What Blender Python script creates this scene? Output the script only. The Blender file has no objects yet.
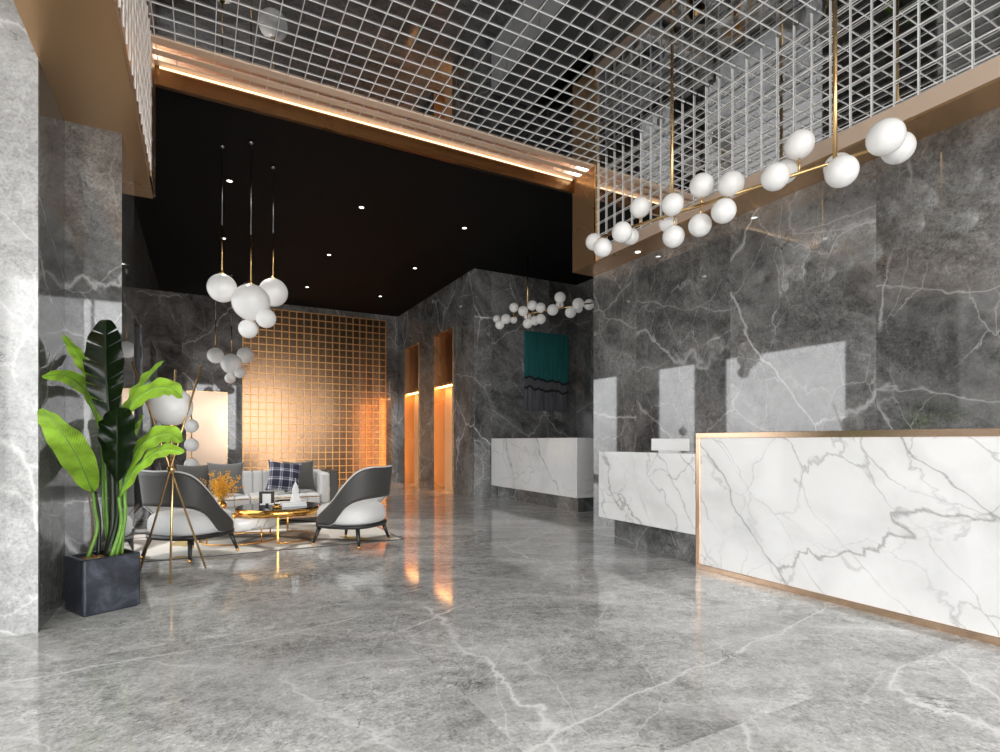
import bpy, bmesh, math, random
from mathutils import Vector, Matrix, noise
PI = math.pi
scn = bpy.context.scene
COL = scn.collection
random.seed(7)

# ---------------------------------------------------------------- camera
F_PX, CX, CY, EYE = 553.0, 500.0, 441.0, 1.1
YAW = math.atan2(298, 553)
SY, CYW = math.sin(YAW), math.cos(YAW)
cam_d = bpy.data.cameras.new('camera')
cam = bpy.data.objects.new('camera', cam_d); COL.objects.link(cam)
cam.location = (0, 0, EYE)
cam.rotation_euler = (PI / 2, 0, -YAW)
cam_d.sensor_width = 36; cam_d.lens = F_PX / 1000 * 36
cam_d.shift_y = 65 / 1000
cam_d.clip_start = 0.05; cam_d.clip_end = 200
scn.camera = cam

def at_depth(u, v, d):
    """world point seen at (u, v) at forward distance d"""
    r = (u - CX) / F_PX
    return Vector((d * (SY + CYW * r), d * (CYW - SY * r), EYE + d * (CY - v) / F_PX))

# ---------------------------------------------------------------- materials
def mat(name):
    m = bpy.data.materials.new(name); m.use_nodes = True
    nt = m.node_tree; b = nt.nodes['Principled BSDF']
    return m, nt, b

def N(nt, typ, **kw):
    n = nt.nodes.new(typ)
    for k, v in kw.items(): setattr(n, k, v)
    return n

def ramp(nt, stops, interp='LINEAR'):
    n = nt.nodes.new('ShaderNodeValToRGB'); cr = n.color_ramp
    cr.interpolation = interp
    while len(cr.elements) < len(stops): cr.elements.new(0.5)
    for e, (p, c) in zip(cr.elements, stops):
        e.position = p
        e.color = (c, c, c, 1) if isinstance(c, (int, float)) else (*c, 1)
    return n

def mixc(nt, fac, a, b, blend='MIX'):
    n = nt.nodes.new('ShaderNodeMix'); n.data_type = 'RGBA'; n.blend_type = blend
    for sock, val in ((n.inputs[0], fac), (n.inputs[6], a), (n.inputs[7], b)):
        if hasattr(val, 'links'): nt.links.new(val, sock)
        elif isinstance(val, (int, float)): sock.default_value = val if sock.type == 'VALUE' else (val, val, val, 1)
        else: sock.default_value = (*val, 1)
    return n.outputs[2]

def vmath(nt, op, a, b=None):
    n = nt.nodes.new('ShaderNodeVectorMath'); n.operation = op
    for i, val in enumerate((a, b)):
        if val is None: continue
        if hasattr(val, 'links'): nt.links.new(val, n.inputs[i])
        else: n.inputs[i].default_value = val
    return n.outputs[0]

def fmath(nt, op, a, b=None, clamp=False):
    n = nt.nodes.new('ShaderNodeMath'); n.operation = op; n.use_clamp = clamp
    for i, val in enumerate((a, b)):
        if val is None: continue
        if hasattr(val, 'links'): nt.links.new(val, n.inputs[i])
        else: n.inputs[i].default_value = val
    return n.outputs[0]

def noise_tex(nt, vec, scale, detail=4, rough=0.55, dist=0.0):
    n = nt.nodes.new('ShaderNodeTexNoise')
    n.inputs['Scale'].default_value = scale; n.inputs['Detail'].default_value = detail
    n.inputs['Roughness'].default_value = rough; n.inputs['Distortion'].default_value = dist
    nt.links.new(vec, n.inputs['Vector'])
    return n

def ridge(nt, vec, scale, width, detail=5, rough=0.5, dist=0.3):
    """thin lines along the mid contour of a noise field: 1 on the line, 0 off it"""
    n = noise_tex(nt, vec, scale, detail, rough, dist)
    d = fmath(nt, 'ABSOLUTE', fmath(nt, 'SUBTRACT', n.outputs['Fac'], 0.5))
    r = ramp(nt, [(0.0, 1.0), (width, 0.0)])
    nt.links.new(d, r.inputs[0])
    return r.outputs[0]

def cracks(nt, vec, scale, width, warp=0.35):
    w = noise_tex(nt, vec, scale * 1.7, 6, 0.6)
    off = vmath(nt, 'SCALE', vmath(nt, 'SUBTRACT', w.outputs['Color'], (0.5, 0.5, 0.5)))
    off.node.inputs['Scale'].default_value = warp * 2 / scale
    v = nt.nodes.new('ShaderNodeTexVoronoi'); v.feature = 'DISTANCE_TO_EDGE'
    v.inputs['Scale'].default_value = scale
    nt.links.new(vmath(nt, 'ADD', vec, off), v.inputs['Vector'])
    r = ramp(nt, [(0.0, 1.0), (width, 0.0)])
    nt.links.new(v.outputs['Distance'], r.inputs[0])
    return r.outputs[0]

def web(nt, vec, rot, stretch, scale, width, warp, shift=(0, 0, 0), soft=1.0):
    """a web of cracks of even width, drawn out along one direction: 1 on a line, 0 off it"""
    mp = N(nt, 'ShaderNodeMapping'); mp.inputs['Rotation'].default_value = rot; mp.inputs['Location'].default_value = shift
    nt.links.new(vec, mp.inputs['Vector'])
    v0 = vmath(nt, 'MULTIPLY', mp.outputs[0], stretch)
    w = noise_tex(nt, v0, scale * 1.3, 7, 0.58)
    off = vmath(nt, 'SCALE', vmath(nt, 'SUBTRACT', w.outputs['Color'], (0.5, 0.5, 0.5)))
    off.node.inputs['Scale'].default_value = warp * 2 / scale
    v = nt.nodes.new('ShaderNodeTexVoronoi'); v.feature = 'DISTANCE_TO_EDGE'; v.inputs['Scale'].default_value = scale
    nt.links.new(vmath(nt, 'ADD', v0, off), v.inputs['Vector'])
    wd = noise_tex(nt, v0, scale * 3, 3, 0.6)
    d = fmath(nt, 'DIVIDE', v.outputs['Distance'], fmath(nt, 'ADD', fmath(nt, 'MULTIPLY', wd.outputs['Fac'], 1.6), 0.2))
    r = ramp(nt, [(0.0, 1.0), (width * scale, 0.0)]); nt.links.new(d, r.inputs[0])
    return r.outputs[0]

def gray_marble(name, dark, light, panel=(1.5, 1.5, 20), shift=(0, 0, 0), rough=0.07, ior=1.5, vein=0.5, jitter=0.25, veincol=0.62, rot=(0.5, 0.35, 0.6), stretch=(1.0, 1.0, 0.4), size=1.0, vrots=((0, .15, .5), (.9, .5, .5), (-.6, .7, .8)), grain=1.0):
    m, nt, b = mat(name)
    geo = N(nt, 'ShaderNodeNewGeometry'); P = geo.outputs['Position']
    ps = vmath(nt, 'ADD', P, shift)
    cell = vmath(nt, 'DIVIDE', ps, panel)
    cell = vmath(nt, 'FLOOR', cell)
    wn = N(nt, 'ShaderNodeTexWhiteNoise', noise_dimensions='3D'); nt.links.new(cell, wn.inputs['Vector'])
    off = vmath(nt, 'SCALE', wn.outputs['Color']); off.node.inputs['Scale'].default_value = 13.0
    q = vmath(nt, 'ADD', P, off)
    mp = N(nt, 'ShaderNodeMapping'); mp.inputs['Rotation'].default_value = rot
    nt.links.new(q, mp.inputs['Vector'])
    V = vmath(nt, 'MULTIPLY', mp.outputs[0], [x / size for x in stretch])
    n1 = noise_tex(nt, V, 1.3, 10, 0.70, 0.6)
    midc = [x * 0.55 + y * 0.45 for x, y in zip(dark, light)]
    r1 = ramp(nt, [(0.34, dark), (0.5, midc), (0.66, light)])
    nt.links.new(n1.outputs['Fac'], r1.inputs[0]); c = r1.outputs[0]
    # fine crystalline mottling
    n2 = noise_tex(nt, q, 15, 9, 0.85, 0.4)
    r2 = ramp(nt, [(0.38, 0.50), (0.5, 1.0), (0.62, 1.42)]); nt.links.new(n2.outputs['Fac'], r2.inputs[0])
    c = mixc(nt, 0.85 * grain, c, r2.outputs[0], 'MULTIPLY')
    n3 = noise_tex(nt, P, 62, 3, 0.7)
    r3 = ramp(nt, [(0.36, 0.45), (0.45, 1.0), (0.56, 1.0), (0.66, 1.45)]); nt.links.new(n3.outputs['Fac'], r3.inputs[0])
    c = mixc(nt, 0.75 * grain, c, r3.outputs[0], 'MULTIPLY')
    gate = noise_tex(nt, V, 1.1, 3, 0.5)
    g = ramp(nt, [(0.38, 0.05), (0.52, 1.0)]); nt.links.new(gate.outputs['Fac'], g.inputs[0])
    gi = ramp(nt, [(0.46, 1.0), (0.60, 0.05)]); nt.links.new(gate.outputs['Fac'], gi.inputs[0])
    # broad pale clouds, long thin white veins, a web of hairlines
    band = ridge(nt, V, 0.7, 0.055, 8, 0.62, 0.5)
    a1, a2, a3 = vrots
    k1 = web(nt, q, a1, (1, .5, .5), 0.55 / size, 0.010, 0.22)
    k2 = web(nt, q, a2, (1, .4, .4), 0.9 / size, 0.006, 0.25, (1.7, .3, .9))
    k3 = web(nt, q, a3, (1, .5, .5), 2.2 / size, 0.004, 0.25, (.2, 2.3, 1.9))
    wide = web(nt, q, a2, (1, .4, .4), 0.9 / size, 0.09, 0.25, (1.7, .3, .9))
    c = mixc(nt, fmath(nt, 'MULTIPLY', fmath(nt, 'MULTIPLY', band, g.outputs[0]), 0.35), c, [min(1, x * 1.15) for x in light])
    c = mixc(nt, fmath(nt, 'MULTIPLY', fmath(nt, 'MULTIPLY', wide, gi.outputs[0]), 0.30), c, [min(1, x * 1.2) for x in light])
    c = mixc(nt, fmath(nt, 'MULTIPLY', fmath(nt, 'MULTIPLY', k1, g.outputs[0]), 1.5 * vein, True), c, (veincol,) * 3)
    c = mixc(nt, fmath(nt, 'MULTIPLY', fmath(nt, 'MULTIPLY', k2, gi.outputs[0]), 1.1 * vein, True), c, (veincol,) * 3)
    c = mixc(nt, fmath(nt, 'MULTIPLY', fmath(nt, 'MULTIPLY', k3, g.outputs[0]), 0.8 * vein), c, (veincol,) * 3)
    # short dark fissures
    gate2 = noise_tex(nt, q, 2.6, 3, 0.5)
    g2 = ramp(nt, [(0.61, 0.0), (0.66, 1.0)]); nt.links.new(gate2.outputs['Fac'], g2.inputs[0])
    k4 = ridge(nt, vmath(nt, 'ADD', q, (1.3, 5.1, 2.4)), 3.2, 0.013, 7, 0.68, 0.5)
    c = mixc(nt, fmath(nt, 'MULTIPLY', fmath(nt, 'MULTIPLY', k4, g2.outputs[0]), 0.9), c, [x * 0.18 for x in dark])
    # each slab is a little lighter or darker than the next
    jr = ramp(nt, [(0.0, 1 - jitter), (1.0, 1 + jitter)]); nt.links.new(wn.outputs['Value'], jr.inputs[0])
    c = mixc(nt, 1.0, c, jr.outputs[0], 'MULTIPLY')
    nt.links.new(c, b.inputs['Base Color'])
    b.inputs['Roughness'].default_value = rough; b.inputs['IOR'].default_value = ior
    return m

def white_marble(name, rough=0.05):
    m, nt, b = mat(name)
    geo = N(nt, 'ShaderNodeNewGeometry'); P = geo.outputs['Position']
    wn = noise_tex(nt, P, 1.1, 3, 0.5)
    V = vmath(nt, 'ADD', P, vmath(nt, 'MULTIPLY', wn.outputs['Color'], (.5, .5, .5)))
    n1 = noise_tex(nt, P, 1.3, 6, 0.55, 0.5)
    r1 = ramp(nt, [(0.3, (.76, .76, .755)), (0.5, (.89, .89, .885)), (0.7, (.92, .92, .915))])
    nt.links.new(n1.outputs['Fac'], r1.inputs[0]); c = r1.outputs[0]
    gate = noise_tex(nt, P, 0.9, 2, 0.5)
    g = ramp(nt, [(0.40, 0.15), (0.58, 1.0)]); nt.links.new(gate.outputs['Fac'], g.inputs[0])
    rt2 = (-.72, 0, 0)
    st = (1, .42, 1)
    soft = web(nt, V, rt2, st, 0.9, 0.10, 0.28)
    thin = web(nt, V, rt2, st, 0.9, 0.009, 0.28)
    fine = web(nt, V, (-.85, 0, 0), (1, .4, 1), 2.4, 0.007, 0.3, (.6, 1.3, .2))
    cross = web(nt, V, (.6, 0, 0), (1, .6, 1), 1.1, 0.006, 0.3, (2.6, .3, .2))
    c = mixc(nt, fmath(nt, 'MULTIPLY', fmath(nt, 'MULTIPLY', soft, g.outputs[0]), 0.28), c, (.50, .50, .495))
    c = mixc(nt, fmath(nt, 'MULTIPLY', thin, 0.65), c, (.22, .22, .215))
    c = mixc(nt, fmath(nt, 'MULTIPLY', fmath(nt, 'MULTIPLY', fine, g.outputs[0]), 0.55), c, (.32, .32, .31))
    c = mixc(nt, fmath(nt, 'MULTIPLY', fmath(nt, 'MULTIPLY', cross, g.outputs[0]), 0.5), c, (.28, .28, .275))
    nt.links.new(c, b.inputs['Base Color'])
    b.inputs['Roughness'].default_value = rough; b.inputs['IOR'].default_value = 1.5
    return m

def simple(name, col, rough=0.5, metal=0.0, emit=None, es=0.0, spec=None, mottle=0.0, mscale=12, sheen=0.0, trans=0.0):
    m, nt, b = mat(name)
    tc = N(nt, 'ShaderNodeTexCoord')
    n = noise_tex(nt, tc.outputs['Object'], mscale, 4, 0.6)
    lo = [c * (1 - mottle) for c in col]; hi = [min(1, c * (1 + mottle)) for c in col]
    r = ramp(nt, [(0.3, lo), (0.7, hi)]); nt.links.new(n.outputs['Fac'], r.inputs[0])
    nt.links.new(r.outputs[0], b.inputs['Base Color'])
    b.inputs['Roughness'].default_value = rough; b.inputs['Metallic'].default_value = metal
    if spec is not None: b.inputs['Specular IOR Level'].default_value = spec
    if sheen: b.inputs['Sheen Weight'].default_value = sheen
    if trans: b.inputs['Transmission Weight'].default_value = trans
    if emit:
        b.inputs['Emission Color'].default_value = (*emit, 1); b.inputs['Emission Strength'].default_value = es
    return m

def brushed(name, col, rough=0.25, stretch=(60, 60, 0.8), amt=0.12, metal=1.0):
    m, nt, b = mat(name)
    geo = N(nt, 'ShaderNodeNewGeometry')
    mp = N(nt, 'ShaderNodeMapping'); mp.inputs['Scale'].default_value = stretch
    nt.links.new(geo.outputs['Position'], mp.inputs['Vector'])
    n = noise_tex(nt, mp.outputs[0], 1.0, 3, 0.6)
    r = ramp(nt, [(0.3, [c * (1 - amt) for c in col]), (0.7, [min(1, c * (1 + amt)) for c in col])])
    nt.links.new(n.outputs['Fac'], r.inputs[0]); nt.links.new(r.outputs[0], b.inputs['Base Color'])
    rr = ramp(nt, [(0.3, rough * 0.8), (0.7, rough * 1.25)]); nt.links.new(n.outputs['Fac'], rr.inputs[0])
    nt.links.new(rr.outputs[0], b.inputs['Roughness'])
    b.inputs['Metallic'].default_value = metal
    return m

M = {}
M['floor'] = gray_marble('grey_marble_floor', (.36, .36, .352), (.78, .78, .765), panel=(3.1, 2.03, 50), shift=(2.1, 0.58, 0), rough=0.085, ior=1.5, vein=0.65, jitter=0.13, veincol=.95, rot=(0, 0, 0.5), stretch=(.5, 1.0, 1.0), size=0.9, vrots=((0, 0, 1.2), (0, 0, 2.2), (0, 0, .6)))
M['wall_polished'] = gray_marble('grey_marble_polished', (.055, .055, .054), (.29, .288, .283), panel=(1.35, 1.35, 50), shift=(0.4, 0.3, 0), rough=0.035, ior=2.15, vein=0.8, jitter=0.15, veincol=.5, rot=(0.85, 0.7, 0.0), size=0.9)
M['wall'] = gray_marble('grey_marble_wall', (.055, .055, .054), (.27, .268, .264), panel=(1.35, 1.35, 50), shift=(0.4, 0.3, 0), rough=0.035, ior=1.6, vein=0.8, jitter=0.15, veincol=.5, rot=(0.85, 0.7, 0.0), size=0.9)
M['wall_pale'] = gray_marble('grey_marble_pale', (.25, .25, .247), (.50, .50, .495), panel=(3, 3, 50), rough=0.06, ior=1.5, vein=0.5, jitter=0.03, veincol=.85, rot=(0.85, 0.7, 0), grain=0.6)  # entrance walls, and the column face with front light put into its colour
M['white_marble'] = white_marble('white_marble')
M['bronze'] = brushed('bronze_sheet', (.58, .355, .18), 0.26, (.4, .4, .4), 0.012, 0.72)
M['bronze_dark'] = brushed('dark_bronze_sheet', (.17, .095, .042), 0.24, (.4, .4, .4), 0.012)
M['copper_rib'] = brushed('dark_copper_rib', (.34, .17, .08), 0.35, (.4, .4, .4), 0.012)
M['rose'] = brushed('rose_gold_sheet', (.80, .57, .40), 0.24, (.4, .4, .4), 0.012)
M['rose_satin'] = brushed('rose_gold_satin', (.88, .69, .54), 0.42, (.4, .4, .4), 0.012, 0.4)
M['brass'] = brushed('satin_brass', (.80, .54, .25), 0.22, (8, 8, 8), 0.06)
M['gold'] = brushed('polished_gold', (.86, .48, .13), 0.12, (5, 5, 5), 0.05)
M['copper_door'] = simple('copper_door', (.88, .60, .36), 0.55, 0.1, mottle=0.004, mscale=1, spec=0.25)
M['bronze_back'] = simple('bronze_back_panel', (.29, .175, .105), 0.2, 1.0, mottle=0.03, mscale=0.8)
M['champagne'] = brushed('champagne_panel', (.62, .46, .34), 0.3, (.4, .4, .4), 0.012)
M['lattice'] = simple('lattice_brass', (.66, .37, .15), 0.35, 1.0, mottle=0.04)
M['black_ceiling'] = simple('black_paint', (.004, .004, .004), 0.7, spec=0.15, mottle=0.05)
M['white_ceiling'] = simple('white_paint', (.75, .75, .74), 0.7, mottle=0.02)
M['mirror'] = simple('tinted_mirror', (.26, .26, .265), 0.015, 1.0, mottle=0.03, mscale=1)
M['mirror_clear'] = simple('silver_mirror', (.74, .74, .735), 0.02, 1.0, mottle=0.02, mscale=1)
M['chrome'] = simple('chrome_wire', (.95, .95, .95), 0.30, 0.12, mottle=0.03)
M['globe'] = simple('opal_glass', (.86, .855, .84), 0.22, emit=(1, .98, .95), es=0.06, mottle=0.01)
M['dark_rod'] = simple('dark_chrome_rod', (.35, .35, .35), 0.2, 1.0)
M['lamp_disc'] = simple('downlight_glow', (1, 1, 1), 0.4, emit=(1, .96, .9), es=6)
M['amber_led'] = simple('amber_strip_glow', (1, .7, .4), 0.4, emit=(1, .50, .17), es=10)
M['led'] = simple('led_strip_glow', (1, .8, .55), 0.4, emit=(1, .74, .48), es=1.15)
M['grey_fabric'] = simple('light_grey_fabric', (.68, .68, .675), 0.8, mottle=0.07, mscale=160, sheen=0.2)
M['dark_leather'] = simple('dark_grey_leather', (.058, .055, .052), 0.5, mottle=0.1, mscale=120)
M['dark_wood'] = simple('black_stained_wood', (.022, .021, .021), 0.35, mottle=0.15)
M['cushion_dark'] = simple('charcoal_velvet', (.075, .073, .068), 0.75, mottle=0.1, mscale=60, sheen=0.3)
M['cushion_grey'] = simple('slate_velvet', (.11, .112, .11), 0.75, mottle=0.1, mscale=60, sheen=0.3)
M['black_glass'] = simple('black_gloss', (.010, .010, .010), 0.05)
M['paper'] = simple('white_paper', (.85, .85, .84), 0.6, mottle=0.02)
M['white_gloss'] = simple('white_gloss', (.85, .85, .85), 0.25, mottle=0.02)
M['orange_blossom'] = simple('orange_blossom', (.85, .40, .03), 0.7, mottle=0.3, mscale=30)
M['twig'] = simple('olive_twig', (.30, .20, .04), 0.7, mottle=0.2)
M['window_frame'] = simple('black_aluminium', (.02, .02, .02), 0.4)
M['stem'] = simple('green_stem', (.16, .34, .05), 0.45, mottle=0.25, mscale=7)
M['dark_stem'] = simple('dark_stem', (.012, .022, .008), 0.4, mottle=0.2)
M['brown_stem'] = simple('brown_dry_stem', (.16, .09, .05), 0.6, mottle=0.2)

def planter_mat():
    m, nt, b = mat('blue_grey_stone')
    tc = N(nt, 'ShaderNodeTexCoord')
    n = noise_tex(nt, tc.outputs['Object'], 7, 8, 0.65, 0.7)
    r = ramp(nt, [(0.36, (.010, .013, .020)), (0.52, (.030, .036, .050)), (0.68, (.085, .095, .125))])
    nt.links.new(n.outputs['Fac'], r.inputs[0]); nt.links.new(r.outputs[0], b.inputs['Base Color'])
    b.inputs['Roughness'].default_value = 0.28
    return m
M['planter'] = planter_mat()

def soil_mat():
    m, nt, b = mat('bark_chips')
    tc = N(nt, 'ShaderNodeTexCoord')
    v = N(nt, 'ShaderNodeTexVoronoi'); v.inputs['Scale'].default_value = 90
    nt.links.new(tc.outputs['Object'], v.inputs['Vector'])
    r = ramp(nt, [(0.0, (.10, .05, .02)), (0.5, (.33, .17, .07)), (1.0, (.55, .33, .16))])
    nt.links.new(v.outputs['Color'], r.inputs[0]); nt.links.new(r.outputs[0], b.inputs['Base Color'])
    b.inputs['Roughness'].default_value = 0.8
    return m
M['soil'] = soil_mat()

def leaf_mat(name, col, veincol, transl, rough, spec=0.5):
    m, nt, b = mat(name)
    tc = N(nt, 'ShaderNodeTexCoord')
    sep = N(nt, 'ShaderNodeSeparateXYZ'); nt.links.new(tc.outputs['UV'], sep.inputs[0])
    s, t = sep.outputs[0], sep.outputs[1]
    at = fmath(nt, 'ABSOLUTE', t)
    ph = fmath(nt, 'SUBTRACT', fmath(nt, 'MULTIPLY', s, 34.0), fmath(nt, 'MULTIPLY', at, 5.0))
    w = fmath(nt, 'ABSOLUTE', fmath(nt, 'SUBTRACT', fmath(nt, 'FRACT', ph), 0.5))
    rv = ramp(nt, [(0.0, 1.0), (0.12, 0.0)]); nt.links.new(w, rv.inputs[0])
    rm = ramp(nt, [(0.03, 1.0), (0.075, 0.0)]); nt.links.new(at, rm.inputs[0])
    n = noise_tex(nt, tc.outputs['Object'], 9, 4, 0.6)
    rc = ramp(nt, [(0.3, [c * 0.6 for c in col]), (0.7, [min(1, c * 1.3) for c in col])]); nt.links.new(n.outputs['Fac'], rc.inputs[0])
    c = mixc(nt, fmath(nt, 'MULTIPLY', rv.outputs[0], 0.75), rc.outputs[0], veincol)
    c = mixc(nt, fmath(nt, 'MULTIPLY', rm.outputs[0], 0.8), c, veincol)
    nt.links.new(c, b.inputs['Base Color']); b.inputs['Roughness'].default_value = rough; b.inputs['Specular IOR Level'].default_value = spec
    tr = N(nt, 'ShaderNodeBsdfTranslucent'); nt.links.new(c, tr.inputs['Color'])
    mx = N(nt, 'ShaderNodeMixShader'); mx.inputs[0].default_value = transl
    nt.links.new(b.outputs[0], mx.inputs[1]); nt.links.new(tr.outputs[0], mx.inputs[2])
    nt.links.new(mx.outputs[0], nt.nodes['Material Output'].inputs[0])
    return m
M['leaf'] = leaf_mat('yellow_green_leaf', (.34, .62, .035), (.70, .90, .30), 0.25, 0.3)
M['leaf_dark'] = leaf_mat('near_black_leaf', (.005, .012, .004), (.016, .035, .008), 0.0, 0.2, 0.28)  # near-black blade and veins, no translucency

def glass_mat(name, tint):
    m, nt, b = mat(name)
    tr = N(nt, 'ShaderNodeBsdfTransparent'); tr.inputs[0].default_value = (tint, tint, tint, 1); gl = N(nt, 'ShaderNodeBsdfGlossy'); gl.inputs['Roughness'].default_value = 0.02
    fr = N(nt, 'ShaderNodeFresnel'); fr.inputs[0].default_value = 1.12
    mx = N(nt, 'ShaderNodeMixShader'); nt.links.new(fr.outputs[0], mx.inputs[0])
    nt.links.new(tr.outputs[0], mx.inputs[1]); nt.links.new(gl.outputs[0], mx.inputs[2])
    nt.links.new(mx.outputs[0], nt.nodes['Material Output'].inputs[0])
    return m
M['glass'] = glass_mat('window_glass', 1.0); M['tinted_glass'] = glass_mat('tinted_window_glass', 0.55)

def plaid_mat():
    m, nt, b = mat('blue_white_plaid')
    tc = N(nt, 'ShaderNodeTexCoord')
    sep = N(nt, 'ShaderNodeSeparateXYZ'); nt.links.new(tc.outputs['Object'], sep.inputs[0])
    def stripes(x):
        f = fmath(nt, 'FRACT', fmath(nt, 'MULTIPLY', x, 8.0))
        r = ramp(nt, [(0.0, 0.0), (0.42, 0.0), (0.45, 1.0), (0.56, 1.0), (0.58, 0.2), (0.66, 0.2), (0.68, 1.0), (0.74, 1.0), (0.76, 0.0)], 'CONSTANT')
        nt.links.new(f, r.inputs[0]); return r.outputs[0]
    a = stripes(sep.outputs[0]); c = stripes(sep.outputs[2])
    s = fmath(nt, 'MULTIPLY', fmath(nt, 'ADD', a, c), 0.5)
    r = ramp(nt, [(0.0, (.018, .02, .045)), (0.5, (.20, .21, .27)), (1.0, (.68, .69, .72))])
    nt.links.new(s, r.inputs[0]); nt.links.new(r.outputs[0], b.inputs['Base Color'])
    b.inputs['Roughness'].default_value = 0.85
    return m
M['plaid'] = plaid_mat()

def rug_mat():
    m, nt, b = mat('abstract_rug')
    geo = N(nt, 'ShaderNodeNewGeometry'); P = geo.outputs['Position']
    w = noise_tex(nt, P, 1.1, 4, 0.5)
    n1 = noise_tex(nt, P, 0.9, 2, 0.4, 1.0)
    base = ramp(nt, [(0.0, (.80, .77, .71)), (0.46, (.86, .84, .79)), (0.5, (.40, .36, .31)), (0.55, (.24, .21, .19)), (0.60, (.82, .79, .73))], 'EASE')
    nt.links.new(n1.outputs['Fac'], base.inputs[0]); c = base.outputs[0]
    mp = N(nt, 'ShaderNodeMapping'); mp.inputs['Rotation'].default_value = (0, 0, 0.6)
    mp.inputs['Location'].default_value = (3.3, 1.2, 0); mp.inputs['Scale'].default_value = (1, .45, 1)
    nt.links.new(P, mp.inputs['Vector'])
    n2 = noise_tex(nt, mp.outputs[0], 2.2, 2, 0.4, 0.6)
    gold = ramp(nt, [(0.66, 0.0), (0.67, 1.0)]); nt.links.new(n2.outputs['Fac'], gold.inputs[0])
    c = mixc(nt, fmath(nt, 'MULTIPLY', gold.outputs[0], 0.9), c, (.50, .36, .10))
    mp2 = N(nt, 'ShaderNodeMapping'); mp2.inputs['Rotation'].default_value = (0, 0, -0.9)
    nt.links.new(vmath(nt, 'ADD', P, vmath(nt, 'MULTIPLY', w.outputs['Color'], (.5, .5, 0))), mp2.inputs['Vector'])
    sp = N(nt, 'ShaderNodeSeparateXYZ'); nt.links.new(mp2.outputs[0], sp.inputs[0])
    f = fmath(nt, 'FRACT', fmath(nt, 'MULTIPLY', sp.outputs[0], 0.8))
    st = ramp(nt, [(0.0, 0.0), (0.80, 0.0), (0.82, 1.0), (0.90, 1.0), (0.92, 0.0)]); nt.links.new(f, st.inputs[0])
    c = mixc(nt, fmath(nt, 'MULTIPLY', st.outputs[0], 0.8), c, (.085, .08, .075))
    pile = noise_tex(nt, P, 220, 2, 0.6)
    pr = ramp(nt, [(0.3, .8), (0.7, 1.1)]); nt.links.new(pile.outputs['Fac'], pr.inputs[0])
    c = mixc(nt, 0.7, c, pr.outputs[0], 'MULTIPLY')
    nt.links.new(c, b.inputs['Base Color']); b.inputs['Roughness'].default_value = 0.95
    return m
M['rug'] = rug_mat()

def painting_mat():
    m, nt, b = mat('abstract_canvas')
    tc = N(nt, 'ShaderNodeTexCoord'); O = tc.outputs['Object']
    sep = N(nt, 'ShaderNodeSeparateXYZ'); nt.links.new(O, sep.inputs[0])
    mpw = N(nt, 'ShaderNodeMapping'); mpw.inputs['Scale'].default_value = (3.2, 1, 0.3); nt.links.new(O, mpw.inputs['Vector'])
    wn = noise_tex(nt, mpw.outputs[0], 1.2, 5, 0.55)
    z = fmath(nt, 'ADD', sep.outputs[2], fmath(nt, 'MULTIPLY', fmath(nt, 'SUBTRACT', wn.outputs['Fac'], 0.5), 0.30))
    z = fmath(nt, 'ADD', z, fmath(nt, 'MULTIPLY', sep.outputs[0], 0.06))
    # brush strokes
    mps = N(nt, 'ShaderNodeMapping'); mps.inputs['Scale'].default_value = (14, 1, 0.9); nt.links.new(O, mps.inputs['Vector'])
    sn = noise_tex(nt, mps.outputs[0], 1.3, 6, 0.65, 0.4)
    teal = ramp(nt, [(0.3, (.008, .10, .105)), (0.7, (.022, .19, .19))]); nt.links.new(sn.outputs['Fac'], teal.inputs[0])
    grey = ramp(nt, [(0.35, (.06, .06, .07)), (0.55, (.13, .13, .145)), (0.75, (.30, .30, .32))]); nt.links.new(sn.outputs['Fac'], grey.inputs[0])
    mid = ramp(nt, [(0.3, (.075, .075, .085)), (0.7, (.16, .16, .17))]); nt.links.new(sn.outputs['Fac'], mid.inputs[0])
    zr = ramp(nt, [(0.0, 0.0), (0.5, 0.0)]);
    zn = fmath(nt, 'ADD', z, 0.8)
    def step(p):
        r = ramp(nt, [(p - 0.004, 0.0), (p + 0.004, 1.0)]); nt.links.new(fmath(nt, 'MULTIPLY', zn, 0.5), r.inputs[0]); return r.outputs[0]
    c = mixc(nt, step(0.20), grey.outputs[0], (.012, .012, .014))
    c = mixc(nt, step(0.225), c, mid.outputs[0])
    c = mixc(nt, step(0.30), c, (.010, .010, .012))
    c = mixc(nt, step(0.325), c, teal.outputs[0])
    nt.links.new(c, b.inputs['Base Color']); b.inputs['Roughness'].default_value = 0.6
    return m
M['painting'] = painting_mat()

# ---------------------------------------------------------------- mesh helpers
def new_bm(): return bmesh.new()

def add_box(bm, x0, x1, y0, y1, z0, z1, bevel=0.0, seg=2):
    t = bmesh.new()
    bmesh.ops.create_cube(t, size=1.0)
    bmesh.ops.scale(t, vec=(x1 - x0, y1 - y0, z1 - z0), verts=t.verts)
    bmesh.ops.translate(t, vec=((x0 + x1) / 2, (y0 + y1) / 2, (z0 + z1) / 2), verts=t.verts)
    if bevel > 0:
        bmesh.ops.bevel(t, geom=list(t.edges), offset=bevel, segments=seg, profile=0.5, affect='EDGES')
    merge(bm, t)

def merge(bm, t):
    me = bpy.data.meshes.new('tmp'); t.to_mesh(me); t.free(); bm.from_mesh(me); bpy.data.meshes.remove(me)

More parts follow.
